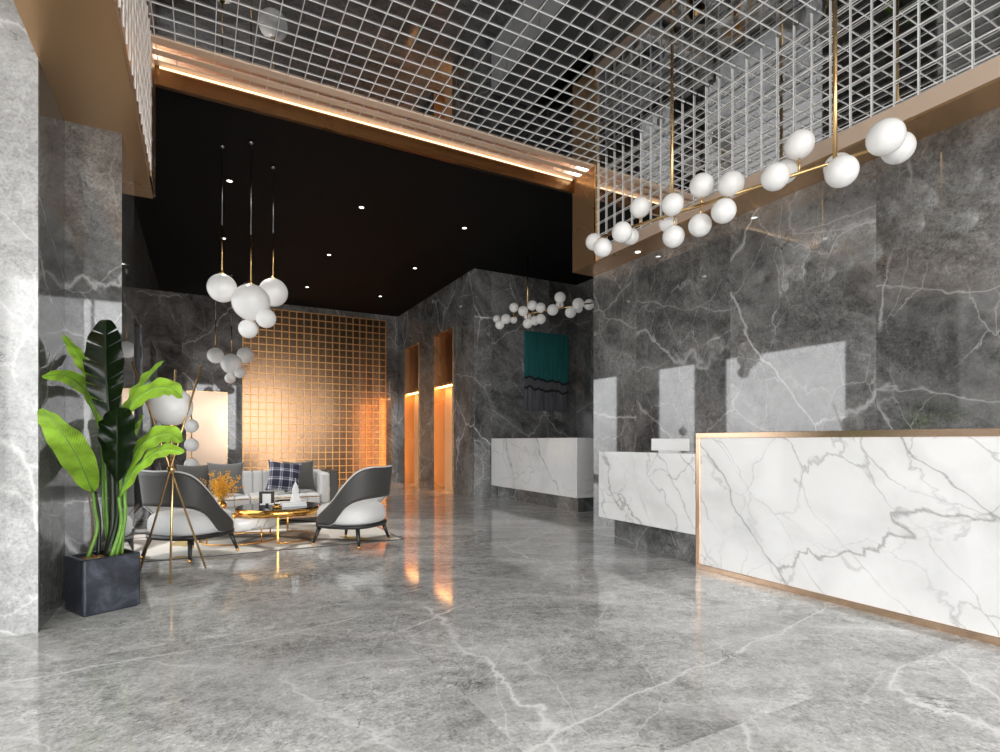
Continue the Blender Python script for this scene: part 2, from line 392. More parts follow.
def add_tube(bm, pts, r, seg=10, cap=True):
    """tube through points; r is one radius or one per point"""
    pts = [Vector(p) for p in pts]
    rs = r if isinstance(r, (list, tuple)) else [r] * len(pts)
    rings = []
    ref = None
    for i, p in enumerate(pts):
        d = (pts[min(i + 1, len(pts) - 1)] - pts[max(i - 1, 0)]).normalized()
        if ref is None:
            ref = Vector((0, 0, 1)) if abs(d.z) < 0.9 else Vector((1, 0, 0))
        a = d.cross(ref).normalized(); b = a.cross(d).normalized(); ref = b
        rings.append([bm.verts.new(p + (a * math.cos(2 * PI * k / seg) + b * math.sin(2 * PI * k / seg)) * rs[i]) for k in range(seg)])
    for i in range(len(rings) - 1):
        for k in range(seg):
            f = bm.faces.new((rings[i][k], rings[i][(k + 1) % seg], rings[i + 1][(k + 1) % seg], rings[i + 1][k])); f.smooth = True
    if cap:
        bm.faces.new(list(reversed(rings[0]))); bm.faces.new(rings[-1])

def add_lathe(bm, prof, center=(0, 0, 0), seg=40, smooth=True):
    cx, cy, cz = center
    rings = []
    for (r, z) in prof:
        if r < 1e-5: rings.append([bm.verts.new((cx, cy, cz + z))])
        else: rings.append([bm.verts.new((cx + r * math.cos(2 * PI * k / seg), cy + r * math.sin(2 * PI * k / seg), cz + z)) for k in range(seg)])
    for a, b in zip(rings, rings[1:]):
        for k in range(seg):
            k2 = (k + 1) % seg
            if len(a) == 1 and len(b) == 1: continue
            if len(a) == 1: f = bm.faces.new((a[0], b[k2], b[k]))
            elif len(b) == 1: f = bm.faces.new((a[k], a[k2], b[0]))
            else: f = bm.faces.new((a[k], a[k2], b[k2], b[k]))
            f.smooth = smooth

def add_sphere(bm, c, r, u=32, v=20, squash=1.0):
    add_lathe(bm, [(r * math.sin(PI * i / v), -r * squash * math.cos(PI * i / v)) for i in range(v + 1)], c, u)

def add_grid(bm, fn, nu, nv, closed_u=False):
    vs = [[bm.verts.new(fn(i / nu, j / nv)) for j in range(nv + 1)] for i in range(nu if closed_u else nu + 1)]
    n = len(vs)
    for i in range(nu):
        for j in range(nv):
            a, b = vs[i], vs[(i + 1) % n]
            f = bm.faces.new((a[j], b[j], b[j + 1], a[j + 1])); f.smooth = True
    return vs

def obj(name, bm, m, parent=None, fix=True):
    me = bpy.data.meshes.new(name)
    if fix: bmesh.ops.recalc_face_normals(bm, faces=bm.faces)
    bm.to_mesh(me); bm.free()
    me.materials.append(m if not isinstance(m, str) else M[m])
    o = bpy.data.objects.new(name, me); COL.objects.link(o)
    if parent is not None: o.parent = parent
    return o

def tag(o, label=None, cat=None, group=None, kind=None):
    if label: o['label'] = label
    if cat: o['category'] = cat
    if group: o['group'] = group
    if kind: o['kind'] = kind
    return o

def thing(name, label, cat, loc=(0, 0, 0), rotz=0.0, group=None):
    o = bpy.data.objects.new(name, None); COL.objects.link(o)
    o.empty_display_size = 0.1
    o.location = loc; o.rotation_euler = (0, 0, rotz)
    return tag(o, label, cat, group)

def struct(name, bm, m, label, cat='wall', parent=None):
    o = obj(name, bm, m, parent)
    if parent is None: tag(o, label, cat, None, 'structure')
    return o

def boxes(*bs, **kw):
    bm = new_bm()
    for b in bs: add_box(bm, *b, **kw)
    return bm

def copy_tree(o, parent=None):
    c = o.copy(); COL.objects.link(c); c.parent = parent
    for ch in [x for x in o.children]:
        copy_tree(ch, c)
    return c

# ---------------------------------------------------------------- dimensions
XR = 4.62           # right stone wall
XL = -0.83          # left stone wall
YB = 14.35          # back wall
ZC = 4.43           # black ceiling
ZS = 3.30           # underside of the bronze soffits
YE = 5.94           # where the double-height hall ends
ZM = 4.52           # mirror ceiling
XIL, XIR = -0.39, 4.28   # inner faces of the soffits
YF = -5.0           # entrance wall behind the camera
XF = -3.4           # outer left wall near the entrance

# ---------------------------------------------------------------- room shell
struct('floor', boxes((-3.7, 7.6, YF - 0.3, YB + 0.3, -0.2, 0)), 'floor', 'polished grey marble floor with white veins', 'floor')
struct('ceiling', boxes((XL - 0.3, 7.5, YE, YB + 0.3, ZC, ZC + 0.15)), 'black_ceiling', 'matt black ceiling over the lounge with small downlights', 'ceiling')
struct('ceiling_mirror', boxes((XL - 0.3, 5.0, YF - 0.3, YE - 0.46, ZM, ZM + 0.1)), 'mirror', 'dark mirrored ceiling above the wire mesh', 'ceiling')
struct('ceiling_entrance', boxes((XF - 0.3, XL - 0.3, YF - 0.3, 5.0, ZM, ZM + 0.1)), 'white_ceiling', 'white ceiling beside the entrance', 'ceiling')
struct('wall_right', boxes((XR, XR + 0.4, YF - 0.3, YE - 0.01, 0, ZM)), 'wall_polished', 'dark grey marble wall behind the reception desk')
struct('wall_back', boxes((XL - 0.3, XR + 0.5, YB, YB + 0.3, 0, ZC)), 'wall', 'grey marble wall at the far end of the lounge')
struct('wall_recess', boxes((XR + 0.35, 7.5, 9.63, 9.93, 0, ZC)), 'wall', 'dark marble wall carrying the teal canvas')
struct('wall_recess_side', boxes((7.05, 7.35, YE - 0.4, 9.63, 0, ZC), (XR + 0.4, 7.35, YE - 0.4, YE - 0.05, 0, ZC)), 'wall', 'dark marble side wall beyond the far counter')
# lift wall with two openings
DOORS = [(10.64, 11.70), (12.70, 13.75)]; DT = 3.48; DZ = 2.30
struct('wall_lift', boxes((XR, XR + 0.35, 9.63, DOORS[0][0], 0, ZC), (XR, XR + 0.35, DOORS[0][1], DOORS[1][0], 0, ZC),
      (XR, XR + 0.35, DOORS[1][1], YB, 0, ZC), (XR, XR + 0.35, DOORS[0][0], DOORS[0][1], DT, ZC), (XR, XR + 0.35, DOORS[1][0], DOORS[1][1], DT, ZC)),
      'wall', 'dark grey marble wall holding the two copper lift doors')
# left wall with window openings
WINS = [(5.58, 8.42), (9.15, 10.45), (11.9, 13.8)]; WZ = 2.95; WS = 0.08
bs = []; y = 5.5
for a, b in WINS:
    bs += [(XL - 0.12, XL, y, a, 0, ZC), (XL - 0.12, XL, a, b, WZ, ZC), (XL - 0.12, XL, a, b, 0, WS)]; y = b
bs.append((XL - 0.12, XL, y, YB, 0, ZC))
struct('wall_left', boxes(*bs), 'wall', 'dark marble wall with tall windows left of the lounge')
struct('wall_pier', boxes((-1.2, -0.505, 4.765, 5.56, 0, ZM)), 'wall', 'narrow grey marble pier behind the potted plant')
struct('wall_column', boxes((XF, XL, 4.085, 4.76, 0, ZM)), 'wall', 'dark marble side of the column behind the plant', 'column')
struct('wall_column_lit_face', boxes((XF, XL, 4.06, 4.085, 0, ZM)), 'wall_pale', 'marble column face at the left edge, front light put into its pale colour', 'column')  # paler copy of the column's marble, daylight from the entrance painted in
# entrance walls behind the camera
def window_wall(axis, pos, openings, lo, hi, z0, z1, thick):
    out = []; c = lo
    for a, b in openings:
        for (p, q, r, s) in ((c, a, 0, ZM), (a, b, z1, ZM), (a, b, 0, z0)):
            if q - p > 1e-4 and s - r > 1e-4:
                out.append((p, q, pos - thick, pos, r, s) if axis == 'x' else (pos - thick, pos, p, q, r, s))
        c = b
    out.append((c, hi, pos - thick, pos, 0, ZM) if axis == 'x' else (pos - thick, pos, c, hi, 0, ZM))
    return out
FRONT = [(-3.2, -0.95), (-0.75, 1.7), (1.9, 4.45)]
SIDE = [(-4.4, -2.4), (0.2, 2.0)]
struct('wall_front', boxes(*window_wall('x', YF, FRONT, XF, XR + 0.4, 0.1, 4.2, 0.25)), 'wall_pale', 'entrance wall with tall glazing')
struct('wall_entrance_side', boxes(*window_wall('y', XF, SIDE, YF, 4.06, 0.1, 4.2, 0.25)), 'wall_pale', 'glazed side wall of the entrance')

win_n = 0
def window(axis, pos, a, b, z0, z1, mull, label, glass='glass'):
    """a window: frame with mullions, one pane"""
    global win_n; win_n += 1
    fr = new_bm(); w = 0.05; d = 0.04
    def bar(p, q, r, s):
        if axis == 'x': add_box(fr, p, q, pos - d, pos + d, r, s)
        else: add_box(fr, pos - d, pos + d, p, q, r, s)
    bar(a, b, z0, z0 + w); bar(a, b, z1 - w, z1); bar(a, a + w, z0, z1); bar(b - w, b, z0, z1)
    for k in range(1, mull):
        c = a + (b - a) * k / mull; bar(c - w / 2, c + w / 2, z0, z1)
    o = struct('window_%d' % win_n, fr, 'window_frame', label, 'window')
    g = new_bm()
    if axis == 'x': add_box(g, a + w, b - w, pos - 0.006, pos + 0.006, z0 + w, z1 - w)
    else: add_box(g, pos - 0.006, pos + 0.006, a + w, b - w, z0 + w, z1 - w)
    obj('pane', g, glass, o)
    # sky portal
    ld = bpy.data.lights.new('sky_portal', 'AREA'); ld.shape = 'RECTANGLE'; ld.cycles.is_portal = True
    lo = bpy.data.objects.new('sky_portal', ld); COL.objects.link(lo)
    ld.size = b - a; ld.size_y = z1 - z0
    if axis == 'x': lo.location = ((a + b) / 2, pos + 0.2, (z0 + z1) / 2); lo.rotation_euler = (-PI / 2, 0, PI)
    else: lo.location = (pos + 0.16, (a + b) / 2, (z0 + z1) / 2); lo.rotation_euler = (PI / 2, 0, PI / 2)
    dirv = Vector((0, 1, 0)) if axis == 'x' else Vector((1, 0, 0))
    lo.rotation_euler = dirv.to_track_quat('-Z', 'Y').to_euler()
for a, b in WINS: window('y', XL - 0.075, a, b, WS, WZ, 1, 'tall window in the left wall of the lounge', 'tinted_glass')
for a, b in FRONT: window('x', YF - 0.15, a, b, 0.1, 4.2, 2, 'tall entrance window behind the viewer')
for a, b in SIDE: window('y', XF - 0.15, a, b, 0.1, 4.2, 2, 'tall side window of the entrance')

# ---------------------------------------------------------------- bronze soffits and beam
bm = boxes((XL, XIL, YF, YE - 0.02, ZS, ZS + 0.02), (XIL - 0.02, XIL, YF, YE - 0.02, ZS + 0.02, ZM), (XL, XIL, YE - 0.06, YE - 0.02, ZS + 0.02, ZM))
struct('trim_1', bm, 'bronze', 'bronze soffit along the left side of the hall', 'soffit')
bm = boxes((XIR, XR, YF, YE - 0.02, ZS, ZS + 0.02), (XIR + 0.012, XR, YE - 0.06, YE - 0.02, ZS + 0.02, ZM))
struct('trim_2', bm, 'bronze', 'bronze soffit above the reception wall', 'soffit')
bm = boxes((XIR, XIR + 0.02, YF, YE - 0.02, ZS + 0.02, ZS + 0.15))
struct('trim_3', bm, 'rose_satin', 'pale rose gold edge of the right soffit', 'trim')
bm = boxes((XIR + 0.012, XIR + 0.03, YF, YE - 0.06, ZS + 0.15, ZM))
struct('trim_4', bm, 'mirror_clear', 'mirror strip behind the right wire mesh', 'mirror')
bm = boxes((XIL, XIR, YE - 0.06, YE - 0.01, 4.33, 4.50))
beam = struct('trim_5', bm, 'bronze_dark', 'bronze beam across the front of the black ceiling', 'beam')
obj('light_strip', boxes((XIL + 0.05, XIR - 0.05, YE - 0.071, YE - 0.0601, 4.478, 4.496)), 'led', beam)
bm = boxes((XIL, XIR, YE - 0.14, YE - 0.01, 4.505, 4.52), (XIL, XIR, YE - 0.46, YE - 0.36, 4.505, 4.52), (XIL, XIR, YE - 0.29, YE - 0.21, 4.505, 4.52), (XIL, XIR, YE - 0.46, YE - 0.44, 4.52, 4.66), (XIL, XIR, YE - 0.05, YE - 0.01, 4.52, 4.66), (XIL, XIR, YE - 0.46, YE - 0.01, 4.66, 4.68))
struct('trim_6', bm, 'rose_satin', 'lit rose gold ledge above the bronze beam', 'ledge')
bm = boxes((XIL + 0.0, XIL + 0.012, YF, YE - 0.06, ZS + 0.02, ZM))
struct('trim_7', bm, 'rose', 'rose gold lining behind the left wire mesh', 'trim')
bm = boxes((XIR - 0.012, XIR + 0.011, YE - 0.47, YE - 0.02, ZS, 4.5))
struct('trim_9', bm, 'bronze', 'bronze return between the beam and the right mesh', 'trim')
bm = boxes((XIL + 0.001, XIL + 0.018, YE - 0.47, YE - 0.02, ZS + 0.02, 4.5))
struct('trim_10', bm, 'rose', 'rose gold return between the beam and the left mesh', 'trim')
bm = boxes((XIR - 0.014, XIR + 0.012, YE - 0.50, YE - 0.475, ZS, ZM - 0.001))
struct('trim_8', bm, 'brass', 'slim brass corner post at the end of the right mesh', 'trim')

# ---------------------------------------------------------------- wire mesh
CELL, WR = 0.150, 0.0034
def mesh_panel(name, label, axis_pts, loc):
    bm = new_bm()
    for (p, q) in axis_pts: add_box(bm, *[v for pair in zip([min(a, b) - WR for a, b in zip(p, q)], [max(a, b) + WR for a, b in zip(p, q)]) for v in pair])
    return tag(obj(name, bm, 'chrome'), label, 'mesh')
lines = []
x = XIL + 0.04; zm = ZM - 0.0098
y0m, y1m = YF + 0.2, YE - 0.07
while x < XIR - 0.02: lines.append(((x, y0m, zm), (x, y1m, zm))); x += CELL
y = YE - 0.12
while y > y0m: lines.append(((XIL + 0.02, y, zm + 0.005), (XIR - 0.001, y, zm + 0.005))); y -= CELL
mesh_panel('hanging_wire_mesh', 'horizontal chrome wire mesh hung under the mirrored ceiling', lines, None)
lines = []
z = zm - 0.14
while z > ZS + 0.17: lines.append(((XIR - 0.003, y0m, z), (XIR - 0.003, YE - 0.50, z))); z -= CELL
y = YE - 0.53
while y > y0m: lines.append(((XIR + 0.003, y, ZS + 0.155), (XIR + 0.003, y, ZM - 0.005))); y -= CELL
mesh_panel('hanging_mesh_screen', 'upright chrome wire mesh along the right soffit above the desk', lines, None)
lines = []
z = zm - 0.14
while z > ZS + 0.05: lines.append(((XIL + 0.0215, y0m, z), (XIL + 0.0215, YE - 0.48, z))); z -= CELL
y = YE - 0.53
while y > y0m: lines.append(((XIL + 0.0158, y, ZS + 0.05), (XIL + 0.0158, y, zm - 0.012))); y -= CELL
mesh_panel('hanging_mesh_screen', 'upright chrome wire mesh along the left soffit', lines, None)

# ---------------------------------------------------------------- lift doors
for i, (a, b) in enumerate(DOORS):
    xd = XR + 0.24
    fr = boxes((XR - 0.012, XR + 0.30, a, a + 0.025, 0, DT), (XR - 0.012, XR + 0.30, b - 0.025, b, 0, DT), (XR - 0.012, XR + 0.30, a + 0.025, b - 0.025, DT - 0.025, DT),
               (XR - 0.005, XR + 0.30, a + 0.025, b - 0.025, DZ, DZ + 0.05))
    d = struct('door_%d' % (i + 1), fr, 'bronze', ('nearer' if i == 0 else 'farther') + ' copper lift door in its bronze surround', 'door')
    mid = (a + b) / 2
    for (p, q) in ((a + 0.025, mid - 0.003), (mid + 0.003, b - 0.025)):
        obj('door_leaf', boxes((xd, xd + 0.04, p, q, 0.0, DZ)), 'copper_door', d)
    up = boxes((xd - 0.10, xd - 0.06, a + 0.025, b - 0.025, DZ + 0.05, DT - 0.025))
    k = a + 0.05
    while k < b - 0.05:
        add_box(up, xd - 0.115, xd - 0.10, k, k + 0.03, DZ + 0.05, DT - 0.025); k += 0.06
    obj('ribbed_panel', up, 'copper_rib', d)
    obj('light_strip', boxes((XR + 0.03, XR + 0.13, a + 0.0255, a + 0.033, 0.06, DZ - 0.05)), 'amber_led', d)  # added strip on the jamb side hidden from the camera, evens the door glow
    obj('light_strip', boxes((XR + 0.03, XR + 0.15, a + 0.05, b - 0.04, DZ - 0.008, DZ - 0.0005)), 'amber_led', d)

# ---------------------------------------------------------------- back wall panels
px0, px1, pz1 = 0.83, 4.28, 4.28
t = thing('lattice_screen', 'bronze back wall screen covered by a brass lattice', 'screen', (0, YB - 0.003, 0))
obj('backing_panel', boxes((px0, px1, -0.05, 0, 0, pz1)), 'bronze_back', t)
bm = new_bm(); step = 0.1725
n = round((px1 - px0) / step)
for k in range(n + 1):
    xx = px0 + 0.012 + (px1 - px0 - 0.024) * k / n
    add_box(bm, xx - 0.009, xx + 0.009, -0.085, -0.065, 0, pz1)
nz = int(pz1 / step)
for k in range(nz + 1):
    zz = pz1 - 0.012 - k * step
    add_box(bm, px0, px1, -0.082, -0.062, zz - 0.009, zz + 0.009)
obj('lattice', bm, 'lattice', t)
t = thing('wall_panel', 'champagne metal panel on the back wall beside the lattice screen', 'panel', (0, YB - 0.003, 0))
obj('panel', boxes((-0.30, 0.51, -0.04, -0.0, 0.40, 2.22)), 'champagne', t)
obj('edge_frame', boxes((-0.31, 0.52, -0.05, 0, 2.22, 2.235), (-0.31, 0.52, -0.05, 0, 0.385, 0.40), (-0.31, -0.30, -0.05, 0, 0.40, 2.22), (0.51, 0.52, -0.05, 0, 0.40, 2.22)), 'brass', t)

# ---------------------------------------------------------------- reception furniture
# big framed desk
DX = 3.76; DY1 = 3.41; DH = 1.17; DY0 = -1.2
t = thing('reception_desk', 'long white marble reception desk in a rose gold frame', 'desk', (DX, DY1, 0))
obj('front_slab', boxes((0.012, 0.09, DY0 - DY1 + 0.045, -0.045, 0.045, DH - 0.045)), 'white_marble', t)
w = 0.045
bm = boxes((0, 0.11, DY0 - DY1, 0, DH - w, DH), (0, 0.11, DY0 - DY1, 0, 0, w), (0, 0.11, -w, 0, w, DH - w), (0, 0.11, DY0 - DY1, DY0 - DY1 + w, w, DH - w), bevel=0.003, seg=1)
obj('frame', bm, 'rose', t)
obj('counter_top', boxes((0.11, 0.62, DY0 - DY1 + 0.05, -0.10, 0.72, 0.76)), 'white_gloss', t)
obj('side_panel', boxes((0.11, 0.62, -0.10, -0.06, 0, 0.76)), 'white_gloss', t)
obj('side_panel', boxes((0.11, 0.62, DY0 - DY1 + 0.01, DY0 - DY1 + 0.05, 0, 0.76)), 'white_gloss', t)
# floating counters on stone plinths
def counter(name, label, x0, x1, y0, y1, z0, z1, px0, px1, py0, py1):
    t = thing(name, label, 'counter', (x0, y0, 0), 0)
    obj('marble_body', boxes((0, x1 - x0, 0, y1 - y0, z0, z1), bevel=0.004, seg=1), 'white_marble', t)
    obj('plinth', boxes((px0 - x0, px1 - x0, py0 - y0, py1 - y0, 0, z0)), M['wall'], t)
    return t
counter('floating_counter', 'floating white marble counter next to the framed desk', 3.76, 4.60, 3.42, 4.74, 0.285, 0.99, 3.88, 4.60, 3.42, 4.62)
counter('floating_counter', 'floating white marble counter below the teal canvas', 4.98, 5.9, 6.80, 9.60, 0.235, 1.15, 5.12, 5.9, 6.95, 9.60)
# white screen on the near counter
t = thing('desk_screen', 'white desk screen standing on the floating counter', 'screen', (4.16, 4.10, 0.99), 0.35)
obj('screen_back', boxes((-0.012, 0.012, -0.20, 0.20, 0.012, 0.135), bevel=0.006), 'white_gloss', t)
obj('base', boxes((-0.06, 0.06, -0.10, 0.10, 0, 0.012), bevel=0.004), 'white_gloss', t)

# canvas
t = tag(obj('canvas_painting', boxes((-0.535, 0.535, -0.045, 0, -0.805, 0.805), bevel=0.006), 'painting'), 'frameless canvas, teal above and streaked grey below, on dark marble', 'painting')
t.location = (6.275, 9.628, 2.525)

# ---------------------------------------------------------------- downlights
def downlight(x, y, z, label, grp):
    t = thing('downlight', label, 'light', (x, y, z), 0, grp)
    bm = new_bm(); add_lathe(bm, [(0.030, -0.001), (0.04, -0.001), (0.042, -0.006), (0.030, -0.006), (0.030, -0.001)], seg=24); obj('trim_ring', bm, 'white_gloss', t)
    bm = new_bm(); add_lathe(bm, [(0, -0.003), (0.0295, -0.003), (0.0295, -0.0005), (0, -0.0005)], seg=24); obj('lens', bm, 'lamp_disc', t)
ROW = {7.87: 'row nearest the beam', 10.15: 'middle row', 12.5: 'row nearest the back wall'}
CO = {0.31: 'left', 2.0: 'centre', 3.61: 'right'}
for yy in (7.87, 10.15, 12.5):
    for xx in (0.31, 2.0, 3.61):
        if (xx, yy) == (2.0, 12.5): pass
        downlight(xx, yy, ZC, 'small round downlight in the black ceiling, %s, %s one' % (ROW[yy], CO[xx]), 'downlights in the black ceiling')
for (xx, yy, aim) in ((0.31, 7.87, (0.25, 6.6, 0)), (2.0, 7.87, (1.1, 6.9, 0))):
    ld = bpy.data.lights.new('downlight_beam', 'SPOT'); ld.energy = 200; ld.spot_size = math.radians(58); ld.spot_blend = 0.7; ld.shadow_soft_size = 0.04; ld.color = (1, .94, .86)
    lo = bpy.data.objects.new('downlight_beam', ld); COL.objects.link(lo); lo.location = (xx, yy, ZC - 0.02)
    lo.rotation_euler = (Vector(aim) - lo.location).to_track_quat('-Z', 'Y').to_euler()
downlight(4.46, 4.90, ZS, 'downlight in the bronze soffit farther from the viewer', 'downlights in the bronze soffit')
downlight(4.46, 3.60, ZS, 'downlight in the bronze soffit nearer to the viewer', 'downlights in the bronze soffit')

# ---------------------------------------------------------------- globe pendants
def globe_bm(c, r):
    bm = new_bm(); add_sphere(bm, c, r); return bm
PEND = {'left': ((0.20, 6.96), 2.82, 0.157), 'middle': ((0.48, 6.72), 2.64, 0.200), 'right': ((0.76, 7.20), 2.90, 0.168)}
def pendant(which, label, group):
    (x, y), z, r = PEND[which]
    t = thing('globe_pendant', label, 'pendant light', (x, y, ZC), 0, group)
    bm = new_bm(); add_lathe(bm, [(0, 0), (0.03, 0), (0.03, -0.025), (0.008, -0.032), (0, -0.032)], seg=20); obj('ceiling_cap', bm, 'dark_rod', t)
    zt = z + r - ZC
    bm = new_bm(); add_tube(bm, [(0, 0, -0.03), (0, 0, zt + 0.55)], 0.006, 8); obj('upper_rod', bm, 'dark_rod', t)
    bm = new_bm(); add_tube(bm, [(0, 0, zt + 0.55), (0, 0, zt + 0.02)], 0.008, 8); add_lathe(bm, [(0, 0.03), (0.02, 0.03), (0.035, -0.004), (0, -0.004)], (0, 0, zt), 20); obj('lower_rod', bm, 'brass', t)
    obj('globe', globe_bm((0, 0, z - ZC), r), 'globe', t)
    if which == 'middle':
        for (dx, dy, dz, rr) in ((-0.02, 0.12, -0.275, 0.105), (0.145, -0.075, -0.175, 0.108)):
            g = obj('small_globe', globe_bm((dx, dy, z - ZC + dz), rr), 'globe', t)
            bm = new_bm(); dv = Vector((dx, dy, dz)).normalized()
            add_tube(bm, [Vector((0, 0, z - ZC)) + dv * (r - 0.01), Vector((dx, dy, z - ZC + dz)) - dv * (rr - 0.01)], 0.010, 8); obj('joint', bm, 'brass', t)
    return t
WD = {'left': 'left', 'middle': 'largest, middle', 'right': 'right'}
for wch in ('left', 'middle', 'right'):
    a = pendant(wch, '%s white globe pendant of the nearer hanging cluster' % WD[wch] + (' with two small globes' if wch == 'middle' else ''), 'nearer globe pendants')
    c = copy_tree(a); c.location = (a.location.x + 0.04, a.location.y + 5.55, ZC)
    tag(c, '%s white globe pendant of the cluster farther back' % WD[wch] + (', two small ones below' if wch == 'middle' else ''), 'pendant light', 'farther globe pendants')

# ---------------------------------------------------------------- bubble chandeliers
def chandelier(label, p0, p1, globes, tubes, ztop, rscale):
    """p0, p1: ends of the bar; globes: (u, v, radius in px, side) read along the bar"""
    p0 = Vector(p0); p1 = Vector(p1)
    org = (p0 + p1) / 2
    t = thing('bubble_chandelier', label, 'chandelier', org, 0)
    bm = new_bm(); add_tube(bm, [p0 - org, p1 - org], 0.013, 12); obj('bar', bm, 'brass', t)
    for tp in tubes:
        bm = new_bm(); q = Vector(tp) - org; add_tube(bm, [q, (q.x, q.y, ztop - org.z)], 0.014, 12); obj('hanging_tube', bm, 'brass', t)
    d0 = p0.x * SY + p0.y * CYW; d1 = p1.x * SY + p1.y * CYW
    u0 = CX + F_PX * (p0.x * CYW - p0.y * SY) / d0; u1 = CX + F_PX * (p1.x * CYW - p1.y * SY) / d1
    for (u, v, rp, side) in globes:
        s = max(-0.05, min(1.05, (u - u0) / (u1 - u0)))
        # perspective-correct position along the bar
        s = s * d0 / (d1 + s * (d0 - d1)) if True else s
        d = d0 + (d1 - d0) * s + side
        c = at_depth(u, v, d)
        k = 1 + 0.5 * ((u - CX) ** 2 + (v - CY) ** 2) / F_PX ** 2 * 0.5
        R = rp * d / F_PX / k * rscale
        obj('globe', globe_bm(c - org, R), 'globe', t)
        ax = (p1 - p0).normalized(); foot = p0 + ax * max(0, min((p1 - p0).length, (c - p0).dot(ax)))
        dv = c - foot
        if dv.length > R * 0.9:
            bm = new_bm(); add_tube(bm, [foot - org, c - dv.normalized() * (R - 0.012) - org], 0.008, 8); obj('arm', bm, 'brass', t)
def on_bar(a, b, u):
    lo, hi = 0.0, 1.0
    for _ in range(40):
        m_ = (lo + hi) / 2; p = a.lerp(b, m_); d = p.x * SY + p.y * CYW
        if CX + F_PX * (p.x * CYW - p.y * SY) / d < u: lo = m_
        else: hi = m_
    return a.lerp(b, lo)
CH1 = [(593.9, 241.9, 8.6, .10), (602.7, 247.6, 9.7, -.08), (622, 232.2, 10.6, -.10), (630.4, 236.2, 8.9, .10), (640, 207.6, 10.6, 0), (672.6, 204.5, 11.6, -.06),
       (667.8, 223, 9.5, .14), (673.5, 236.6, 11.4, -.02), (701.7, 185.6, 12.8, 0), (700, 225.2, 12, -.02), (731.2, 184.3, 13.8, 0), (723.7, 211, 13, -.1),
       (799.4, 144.7, 15.9, 0), (775.2, 176.8, 15, -.12), (785, 172, 13, .12), (841.6, 171.5, 17.6, -.12), (838, 167, 15, .12), (885.6, 137.2, 20.5, -.10), (898, 148, 18, .10)]
pA = at_depth(604, 236.5, 5.40); pB = at_depth(880, 145.5, 3.84)
pA = Vector((3.365, 4.163, 3.05)); pB = Vector((3.955, 2.065, 3.05))
chandelier('long white bubble chandelier hanging under the mesh above the desk', pA, pB, CH1, [on_bar(pA, pB, 672), on_bar(pA, pB, 835)], ZM - 0.016, 1.0)
CH2 = [(496.8, 319, 3.9, .12), (499.7, 324.8, 4.6, -.1), (513.9, 307.5, 4.8, 0), (506, 319, 5.0, -.1), (513.6, 319.7, 3.8, .12), (523, 311, 5.1, -.1), (527.5, 323.6, 4.9, 0), (532.3, 305.4, 5.1, 0),
       (527.5, 316, 3.8, .14), (534.8, 320.7, 4.8, .06), (540.7, 319, 5.1, -.1), (540.7, 307.7, 5.1, -.02), (552.7, 309.9, 5.7, -.1), (560, 297.5, 5.7, 0), (559.7, 304.8, 4, .14),
       (570.6, 312.4, 5.7, -.1), (578.2, 303.9, 6, -.06), (578.7, 309, 4, .14), (589, 304.6, 5.5, .1)]
pC = at_depth(507, 317.5, 553 * 2.29 / 123.5); pD = at_depth(594, 302.5, 553 * 2.29 / 138.5)
chandelier('smaller white bubble chandelier in front of the teal canvas', pC, pD, CH2, [pC.lerp(pD, 0.26)], ZC - 0.001, 1.0)

# ---------------------------------------------------------------- rug
bm = boxes((-0.72, 1.96, 5.95, 8.25, 0, 0.006))
t = tag(obj('rug', bm, 'rug'), 'abstract cream, grey and gold rug under the lounge seating', 'rug')
obj('binding', boxes((-0.735, -0.72, 5.935, 8.265, 0, 0.007), (1.96, 1.975, 5.935, 8.265, 0, 0.007), (-0.72, 1.96, 5.935, 5.95, 0, 0.007), (-0.72, 1.96, 8.25, 8.265, 0, 0.007)), 'dark_wood', t)
RZ = 0.0073

# ---------------------------------------------------------------- armchairs
def interp(tab, x):
    for (a, ya), (b, yb) in zip(tab, tab[1:]):
        if x <= b:
            k = (x - a) / (b - a); k = k * k * (3 - 2 * k)
            return ya + (yb - ya) * k
    return tab[-1][1]
TOP = [(0, .815), (30, .815), (48, .77), (68, .63), (88, .49), (108, .39), (126, .315), (142, .26)]
BOT = [(0, .505), (30, .50), (50, .475), (64, .42), (76, .335), (86, .262), (95, .236), (142, .234)]
def smooth_tab(tab, x):
    x = min(max(x, tab[0][0]), tab[-1][0]); k = 0
    while k < len(tab) - 2 and x > tab[k + 1][0]: k += 1
    def sl(i):
        a, b = tab[max(i - 1, 0)], tab[min(i + 1, len(tab) - 1)]; return (b[1] - a[1]) / max(b[0] - a[0], 1e-6)
    (x0, y0), (x1, y1) = tab[k], tab[k + 1]; h = x1 - x0; f = (x - x0) / h
    m0, m1 = (0 if k == 0 else sl(k)) * h, sl(k + 1) * h
    return (2*f**3 - 3*f*f + 1) * y0 + (f**3 - 2*f*f + f) * m0 + (-2*f**3 + 3*f*f) * y1 + (f**3 - f*f) * m1
def chair_r(th, z):
    """plan radius of the shell, local front = +Y, th degrees from the back"""
    c = abs(math.cos(math.radians(th))); s = abs(math.sin(math.radians(th)))
    a = 0.335; p = 2.7
    r = 1.0 / ((c / a) ** p + (s / a) ** p) ** (1 / p)
    lean = (z - 0.25) * 0.13 * max(0.0, math.cos(math.radians(th)) * 0.8 + 0.25)
    return r + lean
def shell_pt(th, k, inset):
    b, tp = smooth_tab(BOT, abs(th)), smooth_tab(TOP, abs(th))
    z = b + (tp - b) * k
    r = chair_r(th, z) - inset
    return Vector((r * math.sin(math.radians(th)), -r * math.cos(math.radians(th)), z))
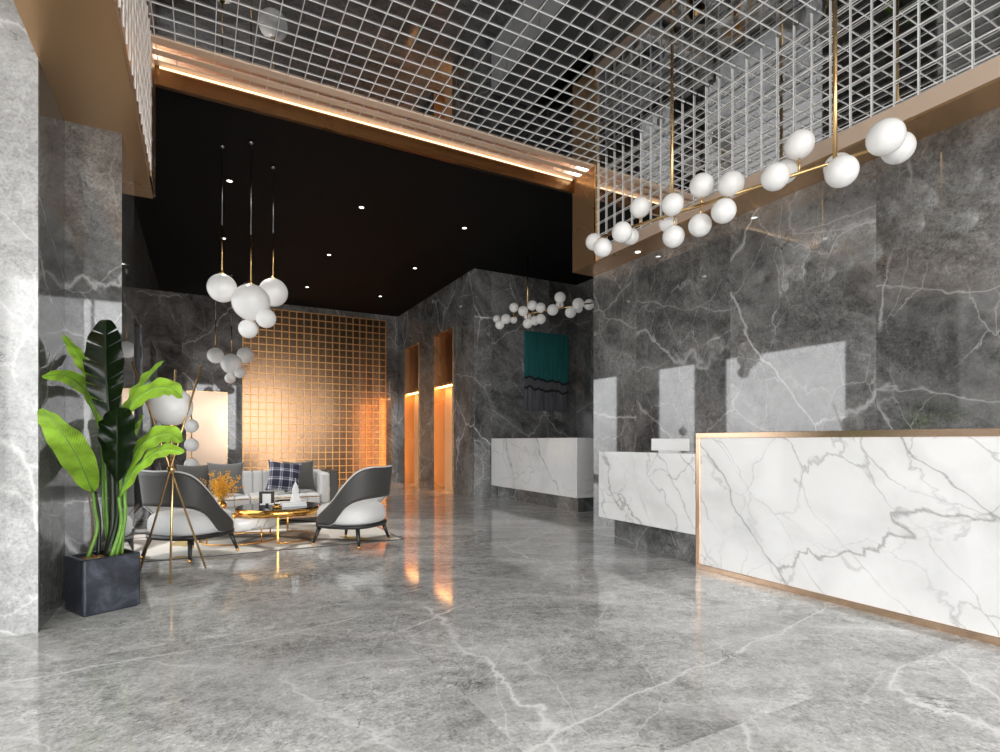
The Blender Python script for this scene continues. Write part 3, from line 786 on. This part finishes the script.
def armchair(label, x, y, rz):
    t = thing('armchair', label, 'armchair', (x, y, RZ), rz, None)
    TH = 142
    def panel(in0, in1, name, m, edge=0.0):
        bm = new_bm(); nu, nv = 72, 8
        o = add_grid(bm, lambda u, v: shell_pt(-TH + 2 * TH * u, v, in0), nu, nv)
        i = add_grid(bm, lambda u, v: shell_pt(-TH + 2 * TH * u, v, in1), nu, nv)
        for k in range(nu):
            for j in (0, nv):
                f = bm.faces.new((o[k][j], o[k + 1][j], i[k + 1][j], i[k][j]))
        for k in range(nv):
            for j in (0, nu): bm.faces.new((o[j][k], o[j][k + 1], i[j][k + 1], i[j][k]))
        return obj(name, bm, m, t)
    panel(0.0, 0.022, 'back_shell', 'dark_leather')
    panel(0.0225, 0.062, 'back_lining', 'grey_fabric')
    bm = new_bm()
    add_tube(bm, [shell_pt(-TH + 2 * TH * k / 80, 1.0, 0.012) + Vector((0, 0, 0.004)) for k in range(81)], 0.010, 8)
    add_tube(bm, [shell_pt(-TH + 2 * TH * k / 80, 0.0, 0.008) for k in range(81)], 0.006, 8)
    obj('piping', bm, 'grey_fabric', t)
    # cushion: domed super-ellipse
    bm = new_bm()
    prof = [(0.0, .232), (.90, .232), (.96, .25), (1.0, .30), (.985, .36), (.93, .40), (.80, .425), (.5, .437), (0.001, .44)]
    def cush(u, v):
        i = v * (len(prof) - 1); a = int(min(i, len(prof) - 2)); k = i - a
        rr = prof[a][0] + (prof[a + 1][0] - prof[a][0]) * k; z = prof[a][1] + (prof[a + 1][1] - prof[a][1]) * k
        an = 2 * PI * u; c, s = abs(math.cos(an)), abs(math.sin(an)); p = 2.7
        r = 0.329 / (c ** p + s ** p) ** (1 / p) * max(rr, 0.002)
        return Vector((r * math.cos(an), r * math.sin(an), z))
    add_grid(bm, cush, 56, 16, True)
    obj('seat_cushion', bm, 'grey_fabric', t)
    # rail
    bm = new_bm()
    def rail(u, v):
        an = 2 * PI * u; c, s = abs(math.cos(an)), abs(math.sin(an)); p = 2.7
        q = [(0.25, .196), (.338, .196), (.340, .232), (.25, .232), (0.25, .196)][round(v * 4)]
        r = q[0] / (c ** p + s ** p) ** (1 / p)
        return Vector((r * math.cos(an), r * math.sin(an), q[1]))
    add_grid(bm, rail, 56, 4, True)
    obj('seat_rail', bm, 'dark_wood', t)
    for sx in (-1, 1):
        for sy in (-1, 1):
            a = Vector((sx * .235, sy * .235, .20)); b = Vector((sx * .280, sy * .280, 0.03)); c = Vector((sx * .287, sy * .287, 0.0035))
            bm = new_bm(); add_tube(bm, [a, a.lerp(b, .5), b], [.024, .019, .014], 12); l = obj('leg', bm, 'dark_wood', t)
            bm = new_bm(); add_tube(bm, [b, c], [.0145, .0125], 12); obj('foot_cap', bm, 'gold', l)
    return t
# front direction = local +Y rotated by rz
armchair('grey armchair with dark shell back, left of the coffee tables beside the tripod lamp', -0.09, 6.07, math.atan2(-0.72, 0.70))
armchair('grey armchair with dark shell back, right of the coffee tables', 1.42, 5.99, math.atan2(0.66, 0.75))

# ---------------------------------------------------------------- sofa
SX0, SX1, SY0, SY1 = -0.56, 1.65, 7.72, 8.52
t = thing('sofa', 'light grey channel-tufted sofa behind the coffee tables', 'sofa', ((SX0 + SX1) / 2, (SY0 + SY1) / 2, RZ))
W2 = (SX1 - SX0) / 2; D2 = (SY1 - SY0) / 2
obj('base', boxes((-W2 + 0.116, W2 - 0.116, -D2 + 0.02, D2 - 0.02, 0.10, 0.25), bevel=0.015), 'grey_fabric', t)
for s in (-1, 1):
    x0, x1 = (-W2 + 0.24, -0.005) if s < 0 else (0.005, W2 - 0.24)
    bm = new_bm()
    def seat(u, v, x0=x0, x1=x1):
        return Vector((x0 + (x1 - x0) * u, 0, 0))
    nx_ = 5
    for k in range(nx_):
        a, b = x0 + (x1 - x0) * k / nx_, x0 + (x1 - x0) * (k + 1) / nx_
        add_box(bm, a, b, -D2 - 0.01, D2 - 0.22, 0.255, 0.385, bevel=0.024, seg=3)
    c = obj('seat_cushion', bm, 'grey_fabric', t)
    bm = new_bm(); add_tube(bm, [(x0 + 0.01, -D2 - 0.012, 0.350), (x1 - 0.01, -D2 - 0.012, 0.350)], 0.006, 8); obj('gold_piping', bm, 'brass', c)
    # arm
    x0, x1 = (-W2, -W2 + 0.115) if s < 0 else (W2 - 0.115, W2)
    obj('arm', boxes((x0, x1, -D2 + 0.03, D2 - 0.06, 0.10, 0.685), bevel=0.02, seg=4), 'dark_leather', t)
    x0, x1 = (-W2 + 0.115, -W2 + 0.238) if s < 0 else (W2 - 0.238, W2 - 0.115)
    a = obj('arm_pad', boxes((x0, x1, -D2, D2 - 0.25, 0.252, 0.665), bevel=0.035, seg=5), 'grey_fabric', t)
    bm = new_bm(); xe = W2 - 0.116 if s > 0 else -W2 + 0.116
    add_tube(bm, [(xe, -D2 + 0.022, 0.12), (xe, -D2 + 0.022, 0.682), (xe, D2 - 0.10, 0.688)], 0.006, 8); obj('gold_piping', bm, 'brass', a)
bm = new_bm(); nch = 15
for k in range(nch):
    a = -W2 + 0.12 + (2 * W2 - 0.24) * k / nch; b = -W2 + 0.12 + (2 * W2 - 0.24) * (k + 1) / nch
    add_box(bm, a, b, D2 - 0.24, D2 - 0.06, 0.25, 0.68, bevel=0.03, seg=4)
obj('backrest', bm, 'grey_fabric', t)
obj('back_panel', boxes((-W2, W2, D2 - 0.06, D2, 0.10, 0.675), bevel=0.02, seg=3), 'dark_leather', t)
for sx in (-1, 1):
    for sy in (-1, 1):
        bm = new_bm(); add_tube(bm, [(sx * (W2 - 0.12), sy * (D2 - 0.12), 0), (sx * (W2 - 0.12), sy * (D2 - 0.12), 0.10)], [.014, .02], 12); obj('leg', bm, 'gold', t)

def pillow(name, label, x, y, z, w, h, m, tilt, yawz, roll=0.0, group=None):
    bm = new_bm(); n = 20; th = 0.075
    def fn(sgn):
        def f(u, v):
            a, b = 2 * u - 1, 2 * v - 1
            pin = 1 - 0.10 * (1 - abs(a)) * 0 - 0.0
            bulge = (max(0, 1 - a * a) * max(0, 1 - b * b)) ** 0.42
            sx = a * w / 2 * (1 - 0.13 * (1 - b * b)); sz = b * h / 2 * (1 - 0.13 * (1 - a * a))
            return Vector((sx, sgn * th * bulge, sz))
        return f
    add_grid(bm, fn(1), n, n); add_grid(bm, fn(-1), n, n)
    bmesh.ops.remove_doubles(bm, verts=bm.verts, dist=1e-4)
    o = obj(name, bm, m)
    tag(o, label, 'pillow', group)
    o.rotation_euler = (tilt, roll, yawz); o.location = (x, y, z)
    return o
zs = 0.385 + RZ
pillow('throw_pillow', 'dark charcoal pillow at the left end of the sofa', -0.075, 8.02, zs + 0.215, 0.42, 0.42, 'cushion_dark', -0.30, 0.10)
pillow('throw_pillow', 'slate grey pillow behind the orange flowers', 0.27, 7.93, zs + 0.225, 0.44, 0.44, 'cushion_grey', -0.30, -0.05)
pillow('throw_pillow', 'navy and white plaid pillow on the sofa', 0.97, 7.91, zs + 0.232, 0.44, 0.43, 'plaid', -0.36, 0.05, 0.14)
pillow('throw_pillow', 'plain charcoal pillow between the plaid pillow and right sofa arm', 1.19, 8.06, zs + 0.225, 0.42, 0.44, 'cushion_dark', -0.28, -0.06, -0.04)

# ---------------------------------------------------------------- coffee tables
BX, BY, BR, BT = 0.765, 6.69, 0.45, 0.362
t = thing('coffee_table', 'round black-topped coffee table with a thick gold rim', 'table', (BX, BY, RZ))
bm = new_bm(); add_lathe(bm, [(0, BT - 0.004), (BR - 0.012, BT - 0.004), (BR - 0.012, BT), (0, BT)], seg=64, smooth=False); obj('table_top', bm, 'black_glass', t)
bm = new_bm(); add_lathe(bm, [(0, BT - 0.080), (BR, BT - 0.080), (BR, BT - 0.001), (BR - 0.012, BT - 0.001), (BR - 0.012, BT - 0.005), (0, BT - 0.005)], seg=64); obj('rim', bm, 'gold', t)
for k in (262, 350, 70):
    an = math.radians(k); bm = new_bm(); add_box(bm, BR * .93 * math.cos(an) - .010, BR * .93 * math.cos(an) + .010, BR * .93 * math.sin(an) - .010, BR * .93 * math.sin(an) + .010, 0, BT - 0.080); obj('leg', bm, 'gold', t)
bm = new_bm(); add_tube(bm, [(BR * .93 * math.cos(math.radians(a)), BR * .93 * math.sin(math.radians(a)), .008) for a in range(-98, 71, 4)], .008, 8); obj('floor_ring', bm, 'gold', t)
TZ = BT + RZ

WX, WY, WRAD, WT = 0.375, 6.80, 0.40, 0.270
t = thing('coffee_table', 'white marble drum coffee table on a gold ring base', 'table', (WX, WY, RZ))
bm = new_bm(); add_lathe(bm, [(0, .14), (WRAD - .02, .14), (WRAD, .155), (WRAD, WT - .012), (WRAD - .012, WT), (0, WT)], seg=64); obj('drum', bm, 'white_marble', t)
bm = new_bm(); add_lathe(bm, [(WRAD - .015, 0.0), (WRAD + .01, 0), (WRAD + .01, 0.012), (WRAD - .015, 0.012), (WRAD - .015, 0.0)], seg=64); obj('floor_ring', bm, 'gold', t)
for k in (30, 120, 210, 300):
    an = math.radians(k); bm = new_bm(); cx_, cy_ = (WRAD - .02) * math.cos(an), (WRAD - .02) * math.sin(an)
    add_tube(bm, [(cx_, cy_, 0.006), (cx_, cy_, .145)], .008, 10); obj('leg', bm, 'gold', t)
WTZ = WT + RZ

# ---------------------------------------------------------------- things on the tables
def at_z(u, v, z):
    d = F_PX * (z - EYE) / (CY - v); p = at_depth(u, v, d); return p
# vase with branches
vp = Vector((0.19, 6.70, WTZ))
bm = new_bm(); add_lathe(bm, [(0, 0), (.040, 0), (.056, .02), (.060, .055), (.050, .078), (.034, .088), (.034, .095), (.046, .105), (.050, .130), (.042, .150), (.030, .157), (.030, .163), (.024, .163), (.024, .15), (0, .14)], seg=32)
t = obj('vase', bm, 'gold'); t.location = vp; tag(t, 'copper-gold double-bulb vase holding orange branches', 'vase')
t = thing('flower_bouquet', 'bushy orange blossom branches standing in the gold vase', 'flowers', vp + Vector((0, 0, 0.145)))
rnd = random.Random(3)
sb = new_bm(); fb = new_bm()
for k in range(44):
    an = rnd.uniform(0, 2 * PI); sp = rnd.uniform(0.03, 0.27); h = rnd.uniform(0.20, 0.40) - sp * 0.45
    tip = Vector((sp * math.cos(an), sp * math.sin(an), h)); mid = Vector((tip.x * 0.35, tip.y * 0.35, h * 0.55))
    st = Vector((0.010 * math.cos(an), 0.010 * math.sin(an), 0))
    pts = [st, st.lerp(mid, .6), mid, mid.lerp(tip, .55), tip]
    add_tube(sb, pts, [.002, .0018, .0016, .0014, .001], 5)
    for j in range(22):
        s = rnd.uniform(0.35, 1.0); p = (st * (1 - s) ** 2 + mid * 2 * s * (1 - s) + tip * s * s) + Vector((rnd.uniform(-1, 1), rnd.uniform(-1, 1), rnd.uniform(-1, 1))) * 0.020
        r = rnd.uniform(.005, .0095)
        tb = bmesh.new(); bmesh.ops.create_icosphere(tb, subdivisions=1, radius=r)
        bmesh.ops.scale(tb, vec=(1, 1, rnd.uniform(.6, 1.3)), verts=tb.verts); bmesh.ops.translate(tb, vec=p, verts=tb.verts); merge(fb, tb)
obj('branches', sb, 'twig', t)
tag(obj('blossoms', fb, 'orange_blossom', t), kind='stuff')
# gold cups
for k, (dx, dy, lab) in enumerate(((0.05, -0.09, 'small gold cup nearest the vase'), (0.10, -0.165, 'small gold cup nearest the black table'))):
    t = thing('cup', lab + ' on the marble drum table', 'cup', (vp.x + dx, vp.y + dy, WTZ), 0, 'gold cups')
    bm = new_bm(); add_lathe(bm, [(0, 0), (.030, 0), (.038, .012), (.040, .035), (.036, .052), (.033, .052), (.036, .035), (.034, .012), (0, .008)], seg=28); obj('bowl', bm, 'gold', t)
    bm = new_bm(); add_lathe(bm, [(0, .046), (.0325, .046), (.031, .050), (0, .054)], seg=28); obj('lid', bm, 'brass', t)
# photo frame
fp = Vector((0.64, 6.72, TZ))
t = thing('photo_frame', 'black picture frame with a white card standing on the black table', 'picture frame', fp, -0.15)
tilt = 0.22
bm = boxes((-.080, .080, -.008, .008, 0, .026), (-.080, .080, -.008, .008, .134, .16), (-.080, -.044, -.008, .008, .026, .134), (.044, .080, -.008, .008, .026, .134))
o = obj('frame', bm, 'black_glass', t); o.rotation_euler = (-tilt, 0, 0); o.location = (0, 0, 0.003)
o2 = obj('card', boxes((-.044, .044, -.004, .004, .026, .134)), 'paper', t); o2.rotation_euler = (-tilt, 0, 0); o2.location = (0, 0, 0.003)
bm = boxes((-.012, .012, 0.01, .014, 0, .10)); o3 = obj('easel_back', bm, 'black_glass', t); o3.rotation_euler = (0.38, 0, 0); o3.location = (0, 0.085, 0.0)
# boxes in front of the frame
for k, (dx, dy, lab) in enumerate(((-.055, -.14, 'leftmost small black box with a white lid in front of the picture frame'), (.035, -.15, 'middle small black box with a white lid in front of the picture frame'), (.105, -.10, 'small black box with a white lid nearest the gold tray'))):
    t = thing('trinket_box', lab, 'box', (fp.x + dx, fp.y + dy, TZ), -0.1, 'small black boxes')
    obj('body', boxes((-.030, .030, -.025, .025, 0, .030), bevel=.002, seg=1), 'black_glass', t)
    obj('lid', boxes((-.027, .027, -.022, .022, .0302, .042), bevel=.002, seg=1), 'paper', t)
# books with tower
bp = Vector((0.90, 6.60, TZ))
for k, (zz, rot, lab) in enumerate(((0, 0.05, 'pale grey book at the bottom of the stack under the tower'), (.024, 0.10, 'white book on top of the stack under the tower'))):
    t = thing('book', lab, 'book', bp + Vector((0, 0, zz)), rot, 'books under the tower')
    w_ = .14 - k * .008
    obj('cover', boxes((-w_, w_, -.09, .09, 0, .003), (-w_, w_, -.09, .09, .020, .023), (-w_, -w_ + .003, -.09, .09, .003, .020)), 'white_gloss' if k else 'grey_fabric', t)
    obj('pages', boxes((-w_ + .003, w_ - .005, -.086, .086, .0032, .0198)), 'paper', t)
bt = bp + Vector((.035, .04, .047))
t = thing('tower_figurine', 'white stepped skyscraper figurine standing on the books', 'figurine', bt, 0.3)
obj('tower_body', boxes((-.045, .045, -.035, .035, 0, .03), (-.036, .036, -.028, .028, .03, .085), (-.030, .030, -.023, .023, .085, .15), (-.023, .023, -.018, .018, .15, .18), (-.014, .014, -.012, .012, .18, .20), bevel=.0015, seg=1), 'white_gloss', t)
bm = new_bm(); add_lathe(bm, [(.009, .20), (.007, .215), (.003, .222), (.002, .26), (0, .262)], seg=12); obj('spire', bm, 'white_gloss', t)
# gold tray and ornament
t = thing('tray', 'oval gold tray behind the picture frame', 'tray', (0.86, 6.90, TZ), 0.1)
bm = new_bm(); add_lathe(bm, [(0, 0), (.07, 0), (.11, .030), (.115, .036), (.108, .036), (.068, .008), (0, .008)], seg=40)
bmesh.ops.scale(bm, vec=(1.1, .8, 1), verts=bm.verts); obj('dish', bm, 'gold', t)
bm = new_bm(); add_lathe(bm, [(.020, 0), (.03, 0), (.07, .002), (.07, .004), (.02, .004)], seg=32); obj('foot', bm, 'gold', t)
t = thing('ornament', 'small gold knot ornament in front of the books', 'ornament', (0.72, 6.44, TZ), 0.4)
bm = new_bm()
add_tube(bm, [((.034 + .010 * math.cos(3 * a)) * math.cos(2 * a), (.034 + .010 * math.cos(3 * a)) * math.sin(2 * a), .018 + .010 * math.sin(3 * a)) for a in [2 * PI * k / 72 for k in range(73)]], .008, 8, False)
obj('knot', bm, 'gold', t)

# ---------------------------------------------------------------- tripod floor lamp
LC = Vector((-0.222, 5.27, 0.0)); ZX = 0.87
t = thing('tripod_lamp', 'brass tripod floor lamp with a big white globe beside the plant', 'floor lamp', LC)
for k, (ang, rr) in enumerate(((-89, 0.325), (30, 0.29), (151, 0.27))):
    a = math.radians(ang); foot = Vector((rr * math.cos(a), rr * math.sin(a), 0)); x0 = Vector((0, 0, ZX)) + Vector((0.012 * math.cos(a + PI / 2), 0.012 * math.sin(a + PI / 2), 0))
    top = foot + (x0 - foot) * (1.72 / ZX)
    bm = new_bm(); add_tube(bm, [foot, x0, top], 0.0085, 10); obj('leg', bm, 'brass', t)
bm = new_bm(); add_lathe(bm, [(.024, -.02), (.030, -.012), (.030, .012), (.024, .02), (0, .02)], (0, 0, ZX), 20); add_lathe(bm, [(0, -.02), (.024, -.02)], (0, 0, ZX), 20); obj('clamp', bm, 'brass', t)
bm = new_bm(); add_tube(bm, [(0, 0, ZX), (0, 0, 1.225)], 0.007, 10); add_lathe(bm, [(0, -.02), (.03, -.02), (.045, .012), (0, .012)], (0, 0, 1.225), 24); obj('stem', bm, 'brass', t)
obj('globe', globe_bm((0, 0, 1.385), 0.160), 'globe', t)
# stacked globe lamp behind the sofa
t = thing('globe_floor_lamp', 'slim brass floor lamp with three stacked white globes behind the sofa', 'floor lamp', (-0.13, 8.85, 0))
bm = new_bm(); add_lathe(bm, [(0, 0), (.12, 0), (.12, .015), (0, .02)], seg=32); obj('base', bm, 'brass', t)
bm = new_bm(); add_tube(bm, [(0, 0, .015), (0, 0, 1.47)], .009, 10); obj('stem', bm, 'brass', t)
for zz in (.77, 1.045, 1.31):
    g = obj('globe', globe_bm((0, 0, zz), .092), 'globe', t)
    bm = new_bm(); add_lathe(bm, [(.0, .0), (.028, 0), (.022, .016), (0, .016)], (0, 0, zz + .084), 20); obj('collar', bm, 'brass', g)

# ---------------------------------------------------------------- potted banana plant
PX, PY, PR = -0.575, 4.462, math.radians(28)
PC = Vector((PX, PY, 0))
t = thing('potted_plant', 'large potted banana plant in a blue-grey stone planter by the marble pier', 'plant', PC)
def rrect(hw, hd, r, z, n=6):
    pts = []
    for (cx_, cy_, a0) in ((hw - r, hd - r, 0), (-hw + r, hd - r, 90), (-hw + r, -hd + r, 180), (hw - r, -hd + r, 270)):
        for k in range(n + 1):
            a = math.radians(a0 + 90 * k / n); pts.append((cx_ + r * math.cos(a), cy_ + r * math.sin(a), z))
    return pts
RZM = Matrix.Rotation(PR, 4, 'Z')
bm = new_bm(); HW, HD, HT = 0.168, 0.148, 0.355
rings = []
for (w_, d_, z) in ((HW - .01, HD - .01, 0), (HW, HD, .01), (HW, HD, HT - .006), (HW - .005, HD - .005, HT), (HW - .025, HD - .025, HT), (HW - .028, HD - .028, HT - .06)):
    rings.append([bm.verts.new(RZM @ Vector(p)) for p in rrect(w_, d_, .022, z)])
for a, b in zip(rings, rings[1:]):
    for k in range(len(a)): bm.faces.new((a[k], a[(k + 1) % len(a)], b[(k + 1) % len(a)], b[k]))
bm.faces.new(list(reversed(rings[0]))); bm.faces.new(rings[-1])
obj('planter', bm, 'planter', t)
bm = new_bm()
def soil(u, v):
    p = Vector(((2 * u - 1) * (HW - .03), (2 * v - 1) * (HD - .03), HT - .030)); p.z += 0.018 * noise.noise(p * 60) + 0.012 * (1 - (2 * u - 1) ** 2) * (1 - (2 * v - 1) ** 2)
    return RZM @ p
add_grid(bm, soil, 60, 60); obj('soil', bm, 'soil', t)

def smooth_path(pts, n):
    """Catmull-Rom through points"""
    P_ = [Vector(p) for p in pts]; P_ = [P_[0] * 2 - P_[1]] + P_ + [P_[-1] * 2 - P_[-2]]
    out = []; segs = len(P_) - 3
    for i in range(n + 1):
        s = i / n * segs; k = min(int(s), segs - 1); f = s - k
        a, b, c, d = P_[k], P_[k + 1], P_[k + 2], P_[k + 3]
        out.append(0.5 * ((2 * b) + (c - a) * f + (2 * a - 5 * b + 4 * c - d) * f * f + (3 * b - a - 3 * c + d) * f ** 3))
    return out

def leaf(rib, width, side, m, parent, lobes=0, fold=0.25, tipw=0.0, shape=0.8, droop=0.0, name='leaf', seed=0):
    """rib: world points from base to tip; side: world vector across the blade; fold: V angle of the halves"""
    n = 48; path = smooth_path(rib, n)
    bm = new_bm(); uv = bm.loops.layers.uv.new('UVMap')
    side = Vector(side).normalized()
    rnd_ = random.Random(seed)
    tears = [.10 + .80 * (k + .3 + .4 * rnd_.random()) / lobes for k in range(lobes)]
    def frame(i):
        d = (path[min(i + 1, n)] - path[max(i - 1, 0)]).normalized()
        s = (side - d * side.dot(d)).normalized(); nn = s.cross(d).normalized()
        return d, s, nn
    mcr = 8
    for sg in (-1, 1):
        rows = []
        for i in range(n + 1):
            x = i / n; d, s, nn = frame(i)
            w = width * (math.sin(PI * min(1, x ** shape)) ** 0.55 if 0 < x < 1 else 0.0)
            w = max(w, 0.004)
            row = []
            for j in range(mcr + 1):
                q = j / mcr
                # ripple along the edge
                rip = 0.010 * q * math.sin(x * 26 + sg * 1.3 + seed) * (w / width)
                p = path[i] + s * sg * w * q * math.cos(fold) + nn * (w * q * math.sin(fold) - droop * w * q * q + rip) + d * (0.55 * w * q)
                row.append((p, x, sg * q))
            rows.append(row)
        cut = set()
        for ty in tears: cut.add(int(ty * n))
        vs = [[None] * (mcr + 1) for _ in range(n + 1)]
        for i in range(n + 1):
            for j in range(mcr + 1): vs[i][j] = bm.verts.new(rows[i][j][0] - PC)
        for i in range(n):
            tear = i in cut
            for j in range(mcr):
                a, b, c, d_ = vs[i][j], vs[i + 1][j], vs[i + 1][j + 1], vs[i][j + 1]
                if tear and j >= 1:
                    # narrow slit: close only the lower half of the strip near the rib
                    k1 = (j - 1) / (mcr - 1) * 0.9
                    k2 = j / (mcr - 1) * 0.9
                    b = bm.verts.new(b.co.lerp(a.co, k1)) if True else b
                    c = bm.verts.new(c.co.lerp(d_.co, k2))
                f = bm.faces.new((a, b, c, d_)); f.smooth = True
                for lp, (ii, jj) in zip(f.loops, ((i, j), (i + 1, j), (i + 1, j + 1), (i, j + 1))): lp[uv].uv = (rows[ii][jj][1], rows[ii][jj][2])
    o = obj(name, bm, m, parent, fix=False)
    # raised midrib
    bm = new_bm(); add_tube(bm, [p - PC for p in path[::3]], [0.0065 * (1 - 0.8 * k / (len(path[::3]) - 1)) for k in range(len(path[::3]))], 7)
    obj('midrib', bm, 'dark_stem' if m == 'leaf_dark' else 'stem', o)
    return o
def px(u, v, d): return at_depth(u, v, d)
right = Vector((CYW, -SY, 0)); fwd = Vector((SY, CYW, 0))
D0 = -0.555 * SY + 4.46 * CYW      # depth of the planter centre
L = []
def stem(pts, r0, r1, m):
    pa = smooth_path(pts, 18); bm = new_bm()
    add_tube(bm, [p - PC for p in pa], [r0 + (r1 - r0) * k / 18 for k in range(19)], 10); obj('stalk', bm, m, t)
soilz = 0.345
def base(du, dd): return Vector((PX, PY, soilz)) + right * du + fwd * dd
# big torn dark leaf, upright
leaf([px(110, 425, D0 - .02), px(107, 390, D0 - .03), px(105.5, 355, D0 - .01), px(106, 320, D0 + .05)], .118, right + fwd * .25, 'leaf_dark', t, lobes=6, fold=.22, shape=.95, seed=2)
# rounded dark leaf in front
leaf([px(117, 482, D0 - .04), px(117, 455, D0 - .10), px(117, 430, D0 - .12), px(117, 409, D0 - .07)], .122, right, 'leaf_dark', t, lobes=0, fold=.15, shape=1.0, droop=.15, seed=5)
# bright left leaf
leaf([px(93, 492, D0 + .02), px(80, 462, D0 - .22), px(62, 432, D0 - .45), px(41, 409, D0 - .56)], .092, right * .85 + Vector((0, 0, .75)) - fwd * .5, 'leaf', t, fold=.18, shape=.8, seed=1)
# bright small leaf tip behind the big one
leaf([px(100, 392, D0 + .12), px(84, 362, D0 - .05), px(64, 335, D0 - .24)], .046, right + Vector((0, 0, .3)), 'leaf', t, fold=.4, shape=.8, seed=4)
# left arching leaf
leaf([px(102, 432, D0 + .10), px(86, 392, D0 + .02), px(66, 376, D0 - .34), px(42, 376, D0 - .56)], .050, fwd * .8 + Vector((0, 0, .5)), 'leaf', t, fold=.3, shape=.8, seed=6)
# right leaves
leaf([px(121, 425, D0 + .10), px(132, 402, D0 + .12), px(147, 380, D0 + .12), px(164, 361, D0 + .10)], .060, right * .5 - fwd * .8 + Vector((0, 0, .4)), 'leaf', t, fold=.45, shape=.7, seed=8)
leaf([px(122, 432, D0 - .02), px(132, 404, D0 - .05), px(152, 389, D0 - .06), px(170, 388, D0 - .05), px(181, 398, D0 - .05)], .088, fwd * .7 + Vector((-.45, 0, .6)), 'leaf', t, fold=.2, shape=.65, droop=.1, seed=9)
leaf([px(124, 486, D0 - .02), px(134, 455, D0 - .05), px(151, 438, D0 - .06), px(169, 434, D0 - .06), px(181, 442, D0 - .06)], .088, fwd * .7 + Vector((-.45, 0, .6)), 'leaf', t, fold=.2, shape=.65, droop=.1, seed=10)
leaf([px(119, 497, D0 - .05), px(132, 474, D0 - .10), px(149, 456, D0 - .12), px(167, 449, D0 - .12), px(184, 452, D0 - .11)], .062, fwd * .7 + Vector((-.35, 0, .7)), 'leaf', t, fold=.25, shape=.7, droop=.05, seed=11)
leaf([px(126, 460, D0 + .15), px(136, 436, D0 + .17), px(144, 414, D0 + .17)], .055, right * .6 - fwd * .6 + Vector((0, 0, .3)), 'leaf', t, fold=.4, shape=.8, seed=12)
# stalks
stem([base(.03, .0), px(113, 520, D0), px(112, 460, D0), px(110, 425, D0 - .02)], .026, .014, 'dark_stem')
stem([base(.045, -.02), px(117, 520, D0 - .01), px(117, 482, D0 - .04)], .020, .010, 'dark_stem')
stem([base(-.055, -.06), px(97, 530, D0 - .03), px(95, 510, D0), px(93, 492, D0 + .02)], .012, .009, 'stem')
stem([base(-.045, .02), px(99, 520, D0 + .04), px(95, 492, D0 + .06)], .014, .010, 'dark_stem')
stem([base(-.085, -.03), px(93, 530, D0), px(88, 490, D0)], .007, .004, 'brown_stem')
stem([base(.0, .06), px(107, 520, D0 + .08), px(105, 470, D0 + .1), px(102, 432, D0 + .10)], .010, .008, 'stem')
stem([base(-.01, .09), px(104, 520, D0 + .12), px(102, 450, D0 + .14), px(100, 392, D0 + .12)], .009, .007, 'stem')
stem([base(.075, -.03), px(121, 525, D0 - .02), px(119, 497, D0 - .05)], .013, .010, 'stem')
stem([base(.085, .0), px(125, 520, D0 - .01), px(124, 486, D0 - .02)], .012, .010, 'stem')
stem([base(.065, .03), px(120, 500, D0 + .02), px(121, 460, D0), px(122, 432, D0 - .02)], .011, .009, 'stem')
stem([base(.06, .07), px(119, 500, D0 + .1), px(121, 425, D0 + .10)], .010, .008, 'stem')
stem([base(.09, .05), px(125, 510, D0 + .1), px(126, 460, D0 + .15)], .009, .007, 'stem')

# ---------------------------------------------------------------- light
w = bpy.data.worlds.new('overcast_sky'); scn.world = w; w.use_nodes = True
nt = w.node_tree; bg = nt.nodes['Background']
tc = N(nt, 'ShaderNodeTexCoord'); sp = N(nt, 'ShaderNodeSeparateXYZ'); nt.links.new(tc.outputs['Generated'], sp.inputs[0])
rz = ramp(nt, [(0.0, (.55, .55, .54)), (0.48, (.62, .62, .61)), (0.52, (.96, .97, .98)), (1.0, (1.0, 1.0, 1.0))])
nt.links.new(fmath(nt, 'ADD', fmath(nt, 'MULTIPLY', sp.outputs[2], 0.5), 0.5), rz.inputs[0])
nt.links.new(rz.outputs[0], bg.inputs['Color']); bg.inputs['Strength'].default_value = 7.0

scn.view_settings.view_transform = 'Standard'; scn.view_settings.look = 'None'
scn.view_settings.gamma = 1.0; scn.view_settings.use_curve_mapping = False
scn.view_settings.exposure = 0.28
scn.cycles.use_denoising = True
scn.cycles.max_bounces = 10; scn.cycles.diffuse_bounces = 5; scn.cycles.glossy_bounces = 6; scn.cycles.transparent_max_bounces = 12
scn.cycles.sample_clamp_indirect = 6.0
scn.cycles.blur_glossy = 0.3
